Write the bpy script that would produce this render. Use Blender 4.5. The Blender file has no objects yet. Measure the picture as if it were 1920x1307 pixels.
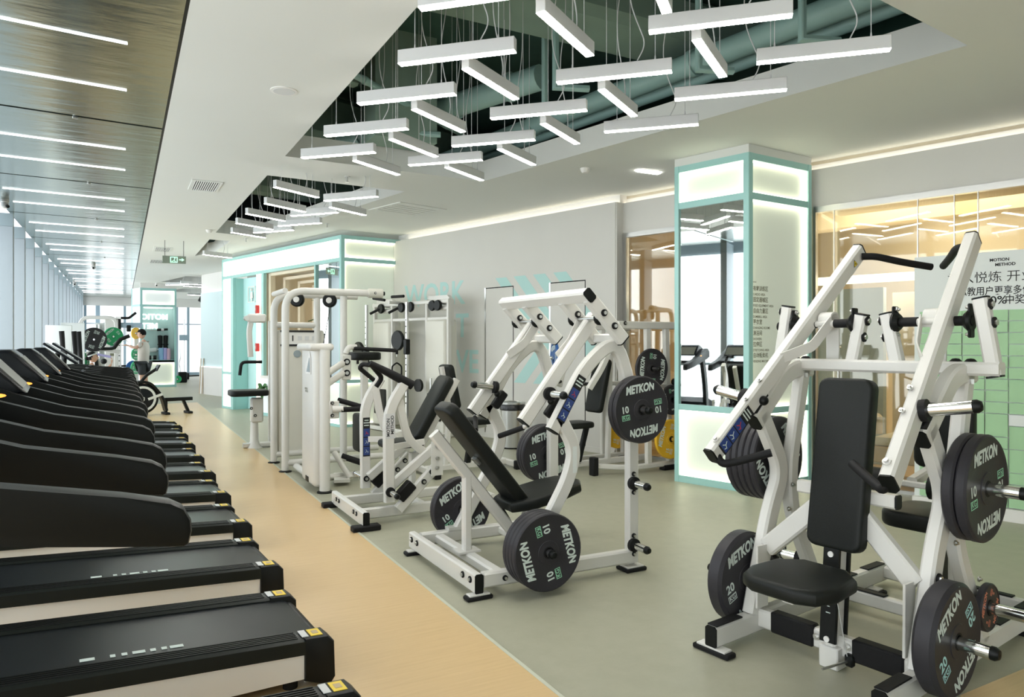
import bpy, bmesh, math, random
from math import sin, cos, pi, radians, atan2, hypot, sqrt
from mathutils import Vector as V, Matrix as MX
random.seed(7)
SC = bpy.context.scene
COL = SC.collection

# ------------------------------------------------------------------ camera, world, light, exposure
cam = bpy.data.cameras.new('camera'); camo = bpy.data.objects.new('camera', cam); COL.objects.link(camo)
camo.location = (0, 0, 1.45); camo.rotation_euler = (pi/2, 0, -radians(28.4347))
cam.sensor_width = 36; cam.lens = 25.3125; cam.shift_y = -0.006; cam.clip_start = .05; cam.clip_end = 200
SC.camera = camo
W = bpy.data.worlds.new('sky'); SC.world = W; W.use_nodes = True
bg = W.node_tree.nodes['Background']; bg.inputs[0].default_value = (.80, .90, 1, 1); bg.inputs[1].default_value = 1.1
SC.view_settings.view_transform = 'Standard'; SC.view_settings.look = 'None'
SC.view_settings.exposure = 1.1; SC.view_settings.gamma = 1; SC.view_settings.use_curve_mapping = False
SC.cycles.use_denoising = True
SC.cycles.max_bounces = 8; SC.cycles.diffuse_bounces = 4; SC.cycles.glossy_bounces = 4
SC.cycles.transparent_max_bounces = 12; SC.cycles.sample_clamp_indirect = 6
SC.cycles.caustics_reflective = False; SC.cycles.caustics_refractive = False
LAMP = 17.5      # pendant tubes
SKY = 1.95        # daylight behind the left windows
FARSKY = .62
STRIP = 1.45      # led strips inside the cabinets

# ------------------------------------------------------------------ materials
MAT = {}
def mat(name, c, rough=.5, metal=0, emit=0, bump=None, vary=None, spec=.5, coat=0, scale=40, stretch=(1, 1, 1)):
    m = bpy.data.materials.new(name); m.use_nodes = True; nt = m.node_tree; b = nt.nodes['Principled BSDF']
    b.inputs['Base Color'].default_value = (*c, 1); b.inputs['Roughness'].default_value = rough
    b.inputs['Metallic'].default_value = metal; b.inputs['Specular IOR Level'].default_value = spec
    b.inputs['Coat Weight'].default_value = coat
    if emit:
        b.inputs['Emission Color'].default_value = (*c, 1); b.inputs['Emission Strength'].default_value = emit
    if bump or vary:
        tc = nt.nodes.new('ShaderNodeTexCoord'); mp = nt.nodes.new('ShaderNodeMapping'); mp.inputs['Scale'].default_value = stretch
        nz = nt.nodes.new('ShaderNodeTexNoise'); nz.inputs['Scale'].default_value = scale; nz.inputs['Detail'].default_value = 4
        nt.links.new(tc.outputs['Object'], mp.inputs[0]); nt.links.new(mp.outputs[0], nz.inputs['Vector'])
        if bump:
            bp_ = nt.nodes.new('ShaderNodeBump'); bp_.inputs['Strength'].default_value = bump; bp_.inputs['Distance'].default_value = .01
            nt.links.new(nz.outputs['Fac'], bp_.inputs['Height']); nt.links.new(bp_.outputs[0], b.inputs['Normal'])
        if vary:
            mx = nt.nodes.new('ShaderNodeMix'); mx.data_type = 'RGBA'
            mx.inputs[6].default_value = (*[q*(1-vary) for q in c], 1); mx.inputs[7].default_value = (*[min(1, q*(1+vary)) for q in c], 1)
            nt.links.new(nz.outputs['Fac'], mx.inputs[0]); nt.links.new(mx.outputs[2], b.inputs['Base Color'])
    MAT[name] = m
    return m
mat('white_paint', (.67, .66, .62), .32, vary=.02, scale=8)
mat('cream_paint', (.66, .65, .58), .4, vary=.02, scale=8)
mat('black_vinyl', (.008, .0095, .008), .45, spec=.22, bump=.12, scale=300)
mat('black_rubber', (.008, .008, .0085), .6, spec=.22, bump=.1, scale=200)
mat('black_plastic', (.0045, .0055, .005), .42, spec=.22, bump=.05, scale=250)
mat('black_gloss', (.008, .01, .013), .25, spec=.25)
mat('chrome', (.82, .82, .80), .12, 1)
mat('steel', (.62, .62, .60), .28, 1, bump=.03, scale=60, stretch=(1, 1, 20))
mat('plate_black', (.026, .0245, .029), .5, spec=.35, bump=.05, scale=150)
mat('plate_yellow', (.85, .50, .03), .45)
mat('plate_green', (.02, .36, .13), .45)
mat('plate_blue', (.02, .10, .32), .45)
mat('ink_white', (.62, .70, .66), .6)
mat('ink_green', (.30, .62, .42), .6)
mat('ink_aqua', (.40, .68, .68), .6)
mat('ink_red', (.62, .22, .14), .6)
mat('ink_black', (.02, .02, .02), .6, spec=.22)
mat('ink_grey', (.16, .16, .10), .6)
mat('teal', (.36, .63, .60), .45)
mat('teal_door', (.56, .83, .83), .5)
mat('stripe_teal', (.44, .67, .64), .7)
mat('teal_pale', (.50, .66, .64), .7)
mat('wall_white', (.78, .77, .74), .75, vary=.015, scale=3)
mat('wall_grey', (.64, .63, .59), .7, vary=.03, scale=2)
mat('wall_cool', (.62, .75, .77), .7)
mat('ceiling_white', (.715, .73, .695), .8, vary=.012, scale=2)
mat('plenum_dark', (.05, .11, .085), .85, vary=.4, scale=2)
mat('plenum_pale', (.22, .31, .25), .8, vary=.12, scale=3)
mat('pipe_teal', (.30, .46, .42), .5)
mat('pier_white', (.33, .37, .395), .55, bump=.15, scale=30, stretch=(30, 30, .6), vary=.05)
mat('pier_grey', (.28, .34, .36), .4)
mat('mullion', (.34, .45, .53), .45)
mat('wood_light', (.70, .57, .42), .55, vary=.08, scale=6, stretch=(1, 1, 8))
mat('wood_beige', (.80, .71, .55), .5, vary=.06, scale=6, stretch=(8, 1, 1))
mat('ochre', (.52, .39, .22), .6, vary=.08, scale=2)
mat('room_beige', (.66, .59, .45), .7)
mat('paper_white', (.72, .76, .74), .6)
mat('green_card', (.37, .60, .35), .6, vary=.05, scale=9)
mat('mirror', (.86, .90, .88), .015, 1)
mat('lamp_body', (.62, .63, .63), .4)
mat('lamp_glow', (1, .98, .91), .4, emit=LAMP)
mat('strip_glow', (.93, .98, 1), .4, emit=2.2)
mat('cove_glow', (1, .92, .76), .4, emit=1.7)
mat('room_glow', (1, .90, .70), .4, emit=2)
mat('trim_line', (.52, .54, .44), .6)
mat('cabinet_glow', (.95, 1, .92), .4, emit=2.5)
mat('led_strip', (1, .95, .76), .4, emit=STRIP)
mat('backlit', (.80, .86, .76), .5, emit=.06)
mat('backlit_white', (.88, .93, .95), .5, emit=.07)
mat('sign_glow', (.92, 1, .98), .4, emit=.9)
mat('exit_plate', (.20, .24, .19), .5)
mat('exit_glow', (.45, 1, .65), .4, emit=.5)
mat('amber_glow', (1, .38, .06), .4, emit=.8)
mat('skin', (.62, .38, .27), .55)
mat('hair', (.008, .008, .008), .8, spec=.15)
mat('shirt', (.66, .61, .55), .85, bump=.3, scale=25)
mat('shorts', (.03, .035, .04), .8)
mat('leaf', (.05, .17, .04), .5, vary=.3, scale=20)
mat('pot_white', (.75, .75, .72), .4)
mat('purple', (.45, .42, .72), .6)
mat('pink', (.75, .50, .60), .6)
mat('display_grey', (.22, .22, .19), .35, spec=.2)
mat('skirt_white', (.88, .88, .86), .4)
mat('sky_blue', (.30, .52, .75), .6)
mat('red', (.55, .04, .04), .4)
mat('decal_blue', (.03, .06, .22), .35)
mat('decal_yellow', (.85, .62, .03), .4)
mat('belt', (.013, .016, .018), .30, spec=.22, bump=.06, scale=400)
mat('rail_rib', (.012, .015, .013), .34, spec=.22)
mat('bag_black', (.012, .012, .013), .22)
mat('cushion', (.70, .64, .48), .7)

def glass_mat(name, tint, refl):
    m = bpy.data.materials.new(name); m.use_nodes = True; nt = m.node_tree
    nt.nodes.remove(nt.nodes['Principled BSDF']); out = nt.nodes['Material Output']
    t = nt.nodes.new('ShaderNodeBsdfTransparent'); t.inputs[0].default_value = (*tint, 1)
    g = nt.nodes.new('ShaderNodeBsdfGlossy'); g.inputs[0].default_value = (1, 1, 1, 1); g.inputs['Roughness'].default_value = .02
    f = nt.nodes.new('ShaderNodeFresnel'); f.inputs[0].default_value = refl
    mx = nt.nodes.new('ShaderNodeMixShader'); nt.links.new(f.outputs[0], mx.inputs[0]); nt.links.new(t.outputs[0], mx.inputs[1]); nt.links.new(g.outputs[0], mx.inputs[2])
    nt.links.new(mx.outputs[0], out.inputs[0]); MAT[name] = m
glass_mat('clear_glass', (.95, .94, .88), 1.6)

def floor_mat(name, base, dark, scale, stretch, rough, mixw=.6, speck=0):
    m = bpy.data.materials.new(name); m.use_nodes = True; nt = m.node_tree; b = nt.nodes['Principled BSDF']
    tc = nt.nodes.new('ShaderNodeTexCoord'); mp = nt.nodes.new('ShaderNodeMapping'); mp.inputs['Scale'].default_value = stretch
    nz = nt.nodes.new('ShaderNodeTexNoise'); nz.inputs['Scale'].default_value = scale; nz.inputs['Detail'].default_value = 8; nz.inputs['Roughness'].default_value = .65
    rp = nt.nodes.new('ShaderNodeValToRGB'); rp.color_ramp.elements[0].position = .3; rp.color_ramp.elements[1].position = .7
    rp.color_ramp.elements[0].color = (*dark, 1); rp.color_ramp.elements[1].color = (*base, 1)
    nt.links.new(tc.outputs['Object'], mp.inputs[0]); nt.links.new(mp.outputs[0], nz.inputs['Vector'])
    nt.links.new(nz.outputs['Fac'], rp.inputs[0]); nt.links.new(rp.outputs[0], b.inputs['Base Color'])
    b.inputs['Roughness'].default_value = rough; b.inputs['Specular IOR Level'].default_value = .4
    MAT[name] = m
floor_mat('floor_vinyl', (.385, .38, .285), (.35, .345, .255), 9, (1, 1, 1), .42)
floor_mat('floor_wood', (.68, .49, .255), (.61, .425, .21), 2.2, (1.5, 26, 1), .33)

def pane_mat(name, c, strength, pattern):
    # translucent printed film on the outside of the panes, lit by the sky behind
    m = bpy.data.materials.new(name); m.use_nodes = True; nt = m.node_tree; b = nt.nodes['Principled BSDF']
    b.inputs['Roughness'].default_value = .3
    tc = nt.nodes.new('ShaderNodeTexCoord'); mp = nt.nodes.new('ShaderNodeMapping'); mp.inputs['Scale'].default_value = pattern
    nz = nt.nodes.new('ShaderNodeTexVoronoi'); nz.inputs['Scale'].default_value = 1
    rp = nt.nodes.new('ShaderNodeValToRGB'); rp.color_ramp.elements[0].color = (*c, 1); rp.color_ramp.elements[1].color = (c[0]*.98, c[1]*.88, c[2]*.88, 1)
    nt.links.new(tc.outputs['Object'], mp.inputs[0]); nt.links.new(mp.outputs[0], nz.inputs['Vector']); nt.links.new(nz.outputs['Color'], rp.inputs[0])
    nt.links.new(rp.outputs[0], b.inputs['Emission Color']); b.inputs['Emission Strength'].default_value = strength
    b.inputs['Base Color'].default_value = (.6, .6, .6, 1); MAT[name] = m
pane_mat('lit_pane', (.87, .97, 1), SKY, (.4, .4, .4))
pane_mat('lit_pane_far', (.90, .96, 1), FARSKY, (.2, .2, .5))

def metal_panel_mat():
    m = bpy.data.materials.new('metal_panel'); m.use_nodes = True; nt = m.node_tree; b = nt.nodes['Principled BSDF']
    b.inputs['Base Color'].default_value = (.50, .56, .52, 1); b.inputs['Metallic'].default_value = 1; b.inputs['Roughness'].default_value = .2
    tc = nt.nodes.new('ShaderNodeTexCoord'); mp = nt.nodes.new('ShaderNodeMapping'); mp.inputs['Scale'].default_value = (1, 3.5, 1)
    nz = nt.nodes.new('ShaderNodeTexNoise'); nz.inputs['Scale'].default_value = 2.2; nz.inputs['Detail'].default_value = 3
    bu = nt.nodes.new('ShaderNodeBump'); bu.inputs['Strength'].default_value = .1; bu.inputs['Distance'].default_value = .05
    nt.links.new(tc.outputs['Object'], mp.inputs[0]); nt.links.new(mp.outputs[0], nz.inputs['Vector']); nt.links.new(nz.outputs['Fac'], bu.inputs['Height']); nt.links.new(bu.outputs[0], b.inputs['Normal'])
    MAT['metal_panel'] = m
metal_panel_mat()

# ------------------------------------------------------------------ mesh helpers
def fil(path, r, n=5):
    """round the corners of a polyline"""
    P = [V(p) for p in path]; out = [P[0]]
    for a, b, c in zip(P, P[1:], P[2:]):
        u = (a-b); w = (c-b); k = min(r, u.length*.48, w.length*.48)
        s, e = b+u.normalized()*k, b+w.normalized()*k
        for i in range(n+1):
            t = i/n; out.append(s*(1-t)**2 + b*2*t*(1-t) + e*t*t)
    out.append(P[-1])
    return out
def rrect(w, h, c=.18):
    k = min(w, h)*c; a, b = w/2, h/2
    return [(a, -b+k), (a, b-k), (a-k, b), (-a+k, b), (-a, b-k), (-a, -b+k), (-a+k, -b), (a-k, -b)]
def circ(r, n=12): return [(r*cos(2*pi*i/n), r*sin(2*pi*i/n)) for i in range(n)]
class B:
    def __init__(s): s.bm = bmesh.new()
    def loft(s, rings, cap=True):
        R = [[s.bm.verts.new(p) for p in r] for r in rings]; n = len(R[0])
        for a, b in zip(R, R[1:]):
            for i in range(n):
                s.bm.faces.new((a[i], a[(i+1) % n], b[(i+1) % n], b[i]))
        if cap: s.bm.faces.new(R[0][::-1]); s.bm.faces.new(R[-1])
        return s
    def sweep(s, path, prof, side=None, scale=None):
        P = [V(p) for p in path]; T = [(b-a).normalized() for a, b in zip(P, P[1:])]
        t0 = T[0]
        if side is None:
            side = V((0, 0, 1)).cross(t0)
            if side.length < .05: side = V((1, 0, 0)).cross(t0)
        side = V(side); side = (side-t0*side.dot(t0)).normalized(); rings = []; pt = t0
        for i, p in enumerate(P):
            if i == 0: t = T[0]; m = 1
            elif i == len(P)-1: t = T[-1]; m = 1
            else:
                t = (T[i-1]+T[i]); t = t.normalized() if t.length > 1e-6 else T[i]
                m = 1/max(.35, t.dot(T[i]))
            q = pt.rotation_difference(t); side = (q @ side); side = (side-t*side.dot(t)).normalized(); pt = t
            n = t.cross(side); k = scale[i] if scale else 1
            bend = None
            if 0 < i < len(P)-1 and m > 1.002:
                bend = (T[i]-T[i-1]); bend = (bend-t*bend.dot(t)).normalized()
            ring = []
            for a, b in prof:
                o = (side*a+n*b)*k
                if bend: o = o+bend*(o.dot(bend))*(m-1)
                ring.append(p+o)
            rings.append(ring)
        return s.loft(rings)
    def tube(s, path, w, h, side=(0, 1, 0), r=0):
        return s.sweep(fil(path, r) if r else path, rrect(w, h), side)
    def rod(s, path, r, n=10, bend=0, scale=None): return s.sweep(fil(path, bend) if bend else path, circ(r, n), None, scale)
    def cyl(s, a, b, r, r2=None, n=16):
        a, b = V(a), V(b); return s.sweep([a, b], circ(1, n), None, [r, r if r2 is None else r2])
    def lathe(s, prof, o=(0, 0, 0), n=24, ax=(0, 0, 1)):
        ax = V(ax).normalized(); u = ax.orthogonal().normalized(); w = ax.cross(u); o = V(o)
        s.loft([[o+ax*z+(u*cos(2*pi*i/n)+w*sin(2*pi*i/n))*r for i in range(n)] for r, z in prof], cap=False); return s
    def box(s, c, d, rot=None, bev=0, seg=1):
        r = bmesh.ops.create_cube(s.bm, size=1); vs = r['verts']
        bmesh.ops.scale(s.bm, vec=V(d), verts=vs)
        if bev:
            es = list({e for v in vs for e in v.link_edges})
            g = bmesh.ops.bevel(s.bm, geom=es, offset=min(bev, min(d)*.45), segments=seg, affect='EDGES', profile=.5)
            vs = list({v for f in g['faces'] for v in f.verts} | {v for v in vs if v.is_valid})
            vs = list({v for v in vs} | {w for v in vs for f in v.link_faces for w in f.verts})
        if rot is not None: bmesh.ops.transform(s.bm, matrix=rot.to_4x4(), verts=vs)
        bmesh.ops.translate(s.bm, vec=V(c), verts=vs); return s
    def prism(s, poly, vec, bev=0, seg=2):
        """extrude a planar polygon of 3d points along vec"""
        vec = V(vec); a = [s.bm.verts.new(p) for p in poly]; b = [s.bm.verts.new(V(p)+vec) for p in poly]; n = len(a); fs = []
        fs.append(s.bm.faces.new(a[::-1])); fs.append(s.bm.faces.new(b))
        for i in range(n): fs.append(s.bm.faces.new((a[i], a[(i+1) % n], b[(i+1) % n], b[i])))
        if bev:
            es = list({e for e in fs[0].edges} | {e for e in fs[1].edges})
            bmesh.ops.bevel(s.bm, geom=es, offset=bev, segments=seg, affect='EDGES', profile=.5)
        return s
    def ball(s, c, r, sc=(1, 1, 1), u=12, v=8):
        g = bmesh.ops.create_uvsphere(s.bm, u_segments=u, v_segments=v, radius=r)
        bmesh.ops.scale(s.bm, vec=V(sc), verts=g['verts']); bmesh.ops.translate(s.bm, vec=V(c), verts=g['verts']); return s
def link(name, me, parent=None):
    o = bpy.data.objects.new(name, me); COL.objects.link(o)
    if parent: o.parent = parent
    return o
def obj(name, b, m, parent=None, kind=None, flat=False, label=None, shift=None):
    bm = b.bm
    bmesh.ops.recalc_face_normals(bm, faces=bm.faces)
    if shift is not None: bmesh.ops.translate(bm, vec=-V(shift), verts=bm.verts)
    me = bpy.data.meshes.new(name); bm.to_mesh(me); bm.free()
    me.materials.append(MAT[m])
    if not flat:
        me.shade_smooth(); me.set_sharp_from_angle(angle=radians(38))
    o = link(name, me, parent)
    if kind: o['kind'] = kind
    if label: o['label'] = label
    return o
def tag(o, label, cat, group=None):
    o['label'] = label; o['category'] = cat
    if group: o['group'] = group
    return o
def thing(name, label, cat, loc=(0, 0, 0), rz=0, group=None):
    o = bpy.data.objects.new(name, None); COL.objects.link(o); o.empty_display_size = .1
    o.location = loc; o.rotation_euler = (0, 0, rz)
    return tag(o, label, cat, group)
def struct(name, b, m, parent=None, flat=False):
    return obj(name, b, m, parent, None if parent else 'structure', flat)
def copy_tree(o, parent=None, fresh=None):
    c = o.copy(); COL.objects.link(c)
    if parent: c.parent = parent
    for ch in o.children: copy_tree(ch, c)
    return c
TXT = {}
def text_mesh(body, bold=0, shear=0, ext=.0008, sx=1, align='CENTER', spacing=1):
    k = (body, bold, shear, sx, align, spacing)
    if k in TXT: return TXT[k]
    cu = bpy.data.curves.new('lettering', 'FONT'); cu.body = body; cu.size = 1; cu.offset = bold; cu.shear = shear; cu.extrude = ext
    cu.align_x = align; cu.align_y = 'CENTER'; cu.space_character = spacing; cu.resolution_u = 3
    o = bpy.data.objects.new('lettering', cu); COL.objects.link(o)
    bpy.context.view_layer.update()
    me = bpy.data.meshes.new_from_object(o.evaluated_get(bpy.context.evaluated_depsgraph_get()))
    bpy.data.objects.remove(o); bpy.data.curves.remove(cu)
    if sx != 1: me.transform(MX.Diagonal((sx, 1, 1, 1)))
    TXT[k] = me
    return me
def frame_mx(o, x, y):
    x, y = V(x).normalized(), V(y).normalized(); z = x.cross(y)
    return MX(((x.x, y.x, z.x, o[0]), (x.y, y.y, z.y, o[1]), (x.z, y.z, z.z, o[2]), (0, 0, 0, 1)))
def text(body, o, x, y, size, m, parent, name='lettering', **kw):
    """o: centre, x: reading direction, y: up direction (local to parent)"""
    me = text_mesh(body, **kw)
    key = ('m', body, m, tuple(sorted(kw.items())))
    if key not in TXT:
        me2 = me.copy(); me2.materials.clear(); me2.materials.append(MAT[m]); TXT[key] = me2
    t = link(name, TXT[key], parent); t.matrix_local = frame_mx(o, x, y) @ MX.Scale(size, 4)
    return t
def joined_text(items, m, parent, name='lettering', **kw):
    """several words as one part; items: (body, centre, x, y, size)"""
    b = B()
    for body, o, x, y, size in items:
        me = text_mesh(body, **kw).copy(); me.transform(frame_mx(o, x, y) @ MX.Scale(size, 4)); b.bm.from_mesh(me); bpy.data.meshes.remove(me)
    me = bpy.data.meshes.new(name); b.bm.to_mesh(me); b.bm.free(); me.materials.append(MAT[m])
    return link(name, me, parent)
def poly_solid(name, outer, holes, z0, z1, m, kind='structure'):
    cu = bpy.data.curves.new(name, 'CURVE'); cu.dimensions = '2D'; cu.fill_mode = 'BOTH'; cu.extrude = (z1-z0)/2
    for pts in [outer]+holes:
        sp = cu.splines.new('POLY'); sp.points.add(len(pts)-1); sp.use_cyclic_u = True
        for q, p in zip(sp.points, pts): q.co = (p[0], p[1], 0, 1)
    o = bpy.data.objects.new(name, cu); COL.objects.link(o); bpy.context.view_layer.update()
    me = bpy.data.meshes.new_from_object(o.evaluated_get(bpy.context.evaluated_depsgraph_get()))
    bpy.data.objects.remove(o); bpy.data.curves.remove(cu); me.materials.clear(); me.materials.append(MAT[m])
    r = link(name, me); r.location = (0, 0, (z0+z1)/2); r['kind'] = kind
    return r
ORD = ['first', 'second', 'third', 'fourth', 'fifth', 'sixth', 'seventh', 'eighth', 'ninth', 'tenth', 'eleventh', 'twelfth', 'thirteenth', 'fourteenth', 'fifteenth', 'sixteenth', 'seventeenth', 'eighteenth', 'nineteenth', 'twentieth', 'twenty-first', 'twenty-second', 'twenty-third', 'twenty-fourth']
X3, Y3, Z3 = V((1, 0, 0)), V((0, 1, 0)), V((0, 0, 1))
D = V((-.2588, .9659, 0)); N = V((.9659, .2588, 0))     # right-hand wall: along it (away from camera) and into it
def wp(c, s, z=0):
    """point on the right-hand wall line n.p = c at distance s along D (s measured from the foot of the origin)"""
    return N*c+D*s+Z3*z
# ------------------------------------------------------------------ floor
b = B(); b.box((5, 15, -.05), (18, 44, .1)); struct('floor', b, 'floor_vinyl')
def slab_poly(name, pts, z0, z1, m):
    b = B(); b.prism([(x, y, z0) for x, y in pts], (0, 0, z1-z0)); return struct(name, b, m, flat=True)
slab_poly('floor_wood_strip', [(-2, -7), (1.555, -7), (1.59, 18.85), (-2, 18.85)], 0, .004, 'floor_wood')
slab_poly('floor_wood_corner', [(2.6, -7), (3.3, -7), (3.02, 1.72), (3.9, 1.73), (6.9, 1.9), (9, -7)], 0, .004, 'floor_wood')
slab_poly('trim_1', [(1.555, -7), (1.573, -7), (1.608, 18.87), (1.59, 18.87)], 0, .006, 'trim_line')

# ------------------------------------------------------------------ white ceiling with its cut-outs, and the void above
O1 = [(1.48, 2.3), (1.47, 7.6), (3.76, 7.68), (4.78, 2.675)]
O2 = [(1.46, 8.57), (3.15, 8.66), (2.2, 13.7), (1.43, 13.46)]
O3 = [(1.427, 14.42), (1.79, 14.47), (1.72, 16.6), (1.414, 17.3)]
O4 = [(1.63, 22.76), (2.6, 23.0), (2.4, 25.3), (1.07, 25.3)]
O5 = [(1.9, 28), (3.0, 28.2), (2.6, 30), (1.45, 30)]
poly_solid('ceiling', [(.335, -7), (13, -7), (13, 36), (.335, 36)], [O1, O2, O3, O4, O5], 3.36, 3.60, 'ceiling_white')
b = B(); b.box((4, 14, 4.75), (9, 44, .1)); struct('ceiling_void', b, 'plenum_dark')
for nm, (x0, y0, x1, y1) in dict(wall_void_left=(.9, -7, 1.0, 36), wall_void_right=(6.2, -7, 6.3, 36)).items():
    b = B(); b.box(((x0+x1)/2, (y0+y1)/2, 4.15), (x1-x0, y1-y0, 1.1)); struct(nm, b, 'plenum_dark')
def bar(name, p, q, w, h, m, kind='structure'):
    b = B(); b.tube([p, q], w, h, side=(V(q)-V(p)).cross(Z3)); o = obj(name, b, m); o['kind'] = kind; return o
bar('trim_2', (1.0, 5.4, 4.45), (6.2, 5.4, 4.45), .72, .4, 'plenum_pale')
b = B(); b.box((2.62, 7.35, 4.15), (.68, .4, 1.15)); struct('trim_3', b, 'plenum_pale', flat=True)
bar('trim_4', (1.0, 8.9, 4.3), (5.2, 10.3, 4.3), .5, .6, 'plenum_pale')
bar('trim_5', (1.0, 6.6, 4.05), (2.0, 6.9, 4.05), .12, .22, 'plenum_pale')
bar('trim_6', (1.0, 12.6, 4.3), (4, 13.4, 4.3), .5, .6, 'plenum_pale')
for (p, q, r, l) in (((5.02, 1.5, 3.96), (3.70, 10.6, 3.96), .105, 'thick pale teal pipe along the right edge of the front ceiling opening'),
                     ((5.27, 1.5, 3.92), (3.98, 10.4, 3.92), .065, 'thin pale teal pipe beside the thick ceiling pipe'),
                     ((2.5, 9.2, 4.02), (3.75, 6.3, 4.15), .13, 'round pale duct slanting across the ceiling void'),
                     ((1.1, 6.0, 3.95), (3.6, 7.9, 3.95), .035, 'thin grey sprinkler pipe crossing the far left of the ceiling void')):
    b = B(); b.rod([p, q], r, 14); n = 4; u = (V(q)-V(p))
    o = obj('ceiling_pipe', b, 'pipe_teal'); tag(o, l, 'pipe')
    for k in range(n):
        c = V(p)+u*((k+.5)/n); e = B(); e.cyl(c-u.normalized()*.03, c+u.normalized()*.03, r*1.18, n=14); obj('coupling', e, 'pipe_teal', o)
for i, (x, y) in enumerate(((3.3, 5.3), (3.55, 5.9), (4.1, 4.4), (2.7, 7.2), (4.35, 3.6), (3.0, 8.0))):
    b = B(); b.box((x, y, 4.15), (.05, .05, 1.1)); b.box((x, y, 3.63), (.3, .06, .05)); b.bm.verts.ensure_lookup_table()
    o = B(); o.sweep([(x, y, 4.7), (x, y, 3.66), (x+.28, y-.1, 3.66)], rrect(.05, .05), (0, 1, 0)); b.bm.free()
    t = obj('ceiling_hanger', o, 'pipe_teal'); tag(t, 'pale teal steel hanger bar in the ceiling void, %s of six' % ORD[i], 'hanger', 'steel hangers in the ceiling void')

# ------------------------------------------------------------------ polished metal ceiling beside the windows
PN = thing('metal_ceiling', 'polished grey metal panel ceiling with slot lights above the treadmills', 'ceiling'); PN['kind'] = 'structure'
del PN['label']; del PN['category']; PN.name = 'ceiling_metal'
sk = .094
for k in range(-5, 10):
    y0 = 7.15+2.87*k; y1 = y0+2.825
    b = B(); b.prism([(-1.45, y0-sk*1.45, 3.36), (.315, y0+sk*.315, 3.36), (.315, y1+sk*.315, 3.36), (-1.45, y1-sk*1.45, 3.36)], (0, 0, .03)); obj('panel', b, 'metal_panel', PN, flat=True)
    if 0 <= k < 5:
        e = B(); e.cyl((-.35, y0-.022, 3.345), (-.35, y0-.022, 3.40), .022, n=10); obj('clip', e, 'steel', PN)
b = B(); b.box((-.55, 14, 3.5), (2.0, 44, .04)); obj('backing', b, 'black_plastic', PN)
b = B(); b.box((.325, 14, 3.43), (.02, 44, .14)); obj('edge_gap', b, 'black_plastic', PN)
k2 = 0
for k in range(-3, 9):
    for dy in (.93, 1.9):
        y0 = 7.15+2.87*k+dy; x0, x1 = -1.30, 0.03
        b = B(); b.prism([(x0, y0+sk*x0-.0055, 3.352), (x1, y0+sk*x1-.0055, 3.352), (x1, y0+sk*x1+.0055, 3.352), (x0, y0+sk*x0+.0055, 3.352)], (0, 0, .012))
        o = obj('slot_light', b, 'strip_glow', flat=True)
        tag(o, 'narrow white slot light in the metal ceiling, %s counting from the near end' % ORD[k2], 'light', 'slot lights in the metal ceiling'); k2 += 1

# ------------------------------------------------------------------ left window wall: deep white piers with panes between
k = 0
for i in range(-14, 17):
    y = 12.9+1.45*i
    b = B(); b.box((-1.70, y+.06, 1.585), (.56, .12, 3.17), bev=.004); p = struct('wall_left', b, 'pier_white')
    b = B(); b.box((-1.70, y+.06, 3.265), (.56, .12, .19)); obj('pier_head', b, 'pier_grey', p)
    k += 1
    b = B(); b.box((-1.93, y+.78, 1.6), (.02, 1.36, 3.2)); w = struct('window_%d' % k, b, 'lit_pane')
    b = B(); b.box((-1.9, y+.78, 1.02), (.05, 1.33, .05)); obj('transom', b, 'mullion', w)
b = B(); b.box((-1.96, 12.5, 3.3), (.04, 50, .26)); struct('wall_left_head', b, 'pier_grey')
# ------------------------------------------------------------------ far glazed end
YF = 35.0
xs = [-2.0, -1.36, -.9, .1, 1.1, 2.09, 2.58, 3.3, 4.4, 5.5]
for i, (a, c) in enumerate(zip(xs, xs[1:])):
    b = B(); b.box(((a+c)/2, YF+.05, 1.75), (c-a, .02, 3.5)); w = struct('window_%d' % (k+1+i), b, 'lit_pane_far')
    b = B(); b.box((a, YF-.02, 1.7), (.16 if i in (2, 5, 7) else .10, .16, 3.4)); obj('mullion', b, 'mullion', w)
    b = B(); b.box(((a+c)/2, YF-.01, .06), (c-a, .1, .12)); obj('sill', b, 'mullion', w)
    b = B(); b.box(((a+c)/2, YF-.01, 2.25), (c-a, .06, .04)); obj('transom', b, 'mullion', w)
b = B(); b.box((2, YF-.05, 3.2), (9, .14, .4)); struct('wall_far', b, 'wall_white')
# back of the room, behind the camera: wide shop windows
b = B(); b.box((4.5, -7.0, .25), (15, .2, .5)); b2 = struct('wall_back', b, 'wall_white')
b = B(); b.box((4.5, -7.0, 3.2), (15, .2, .6)); obj('head', b, 'wall_white', b2)
for i, x in enumerate((-1.9, .5, 2.9, 5.3, 7.7, 10.1)):
    b = B(); b.box((x, -7, 1.7), (.12, .16, 2.5)); obj('mullion', b, 'mullion', b2)
    b = B(); b.box((x+1.2, -7, 1.7), (2.28, .01, 2.4)); obj('pane', b, 'clear_glass', b2)

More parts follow.
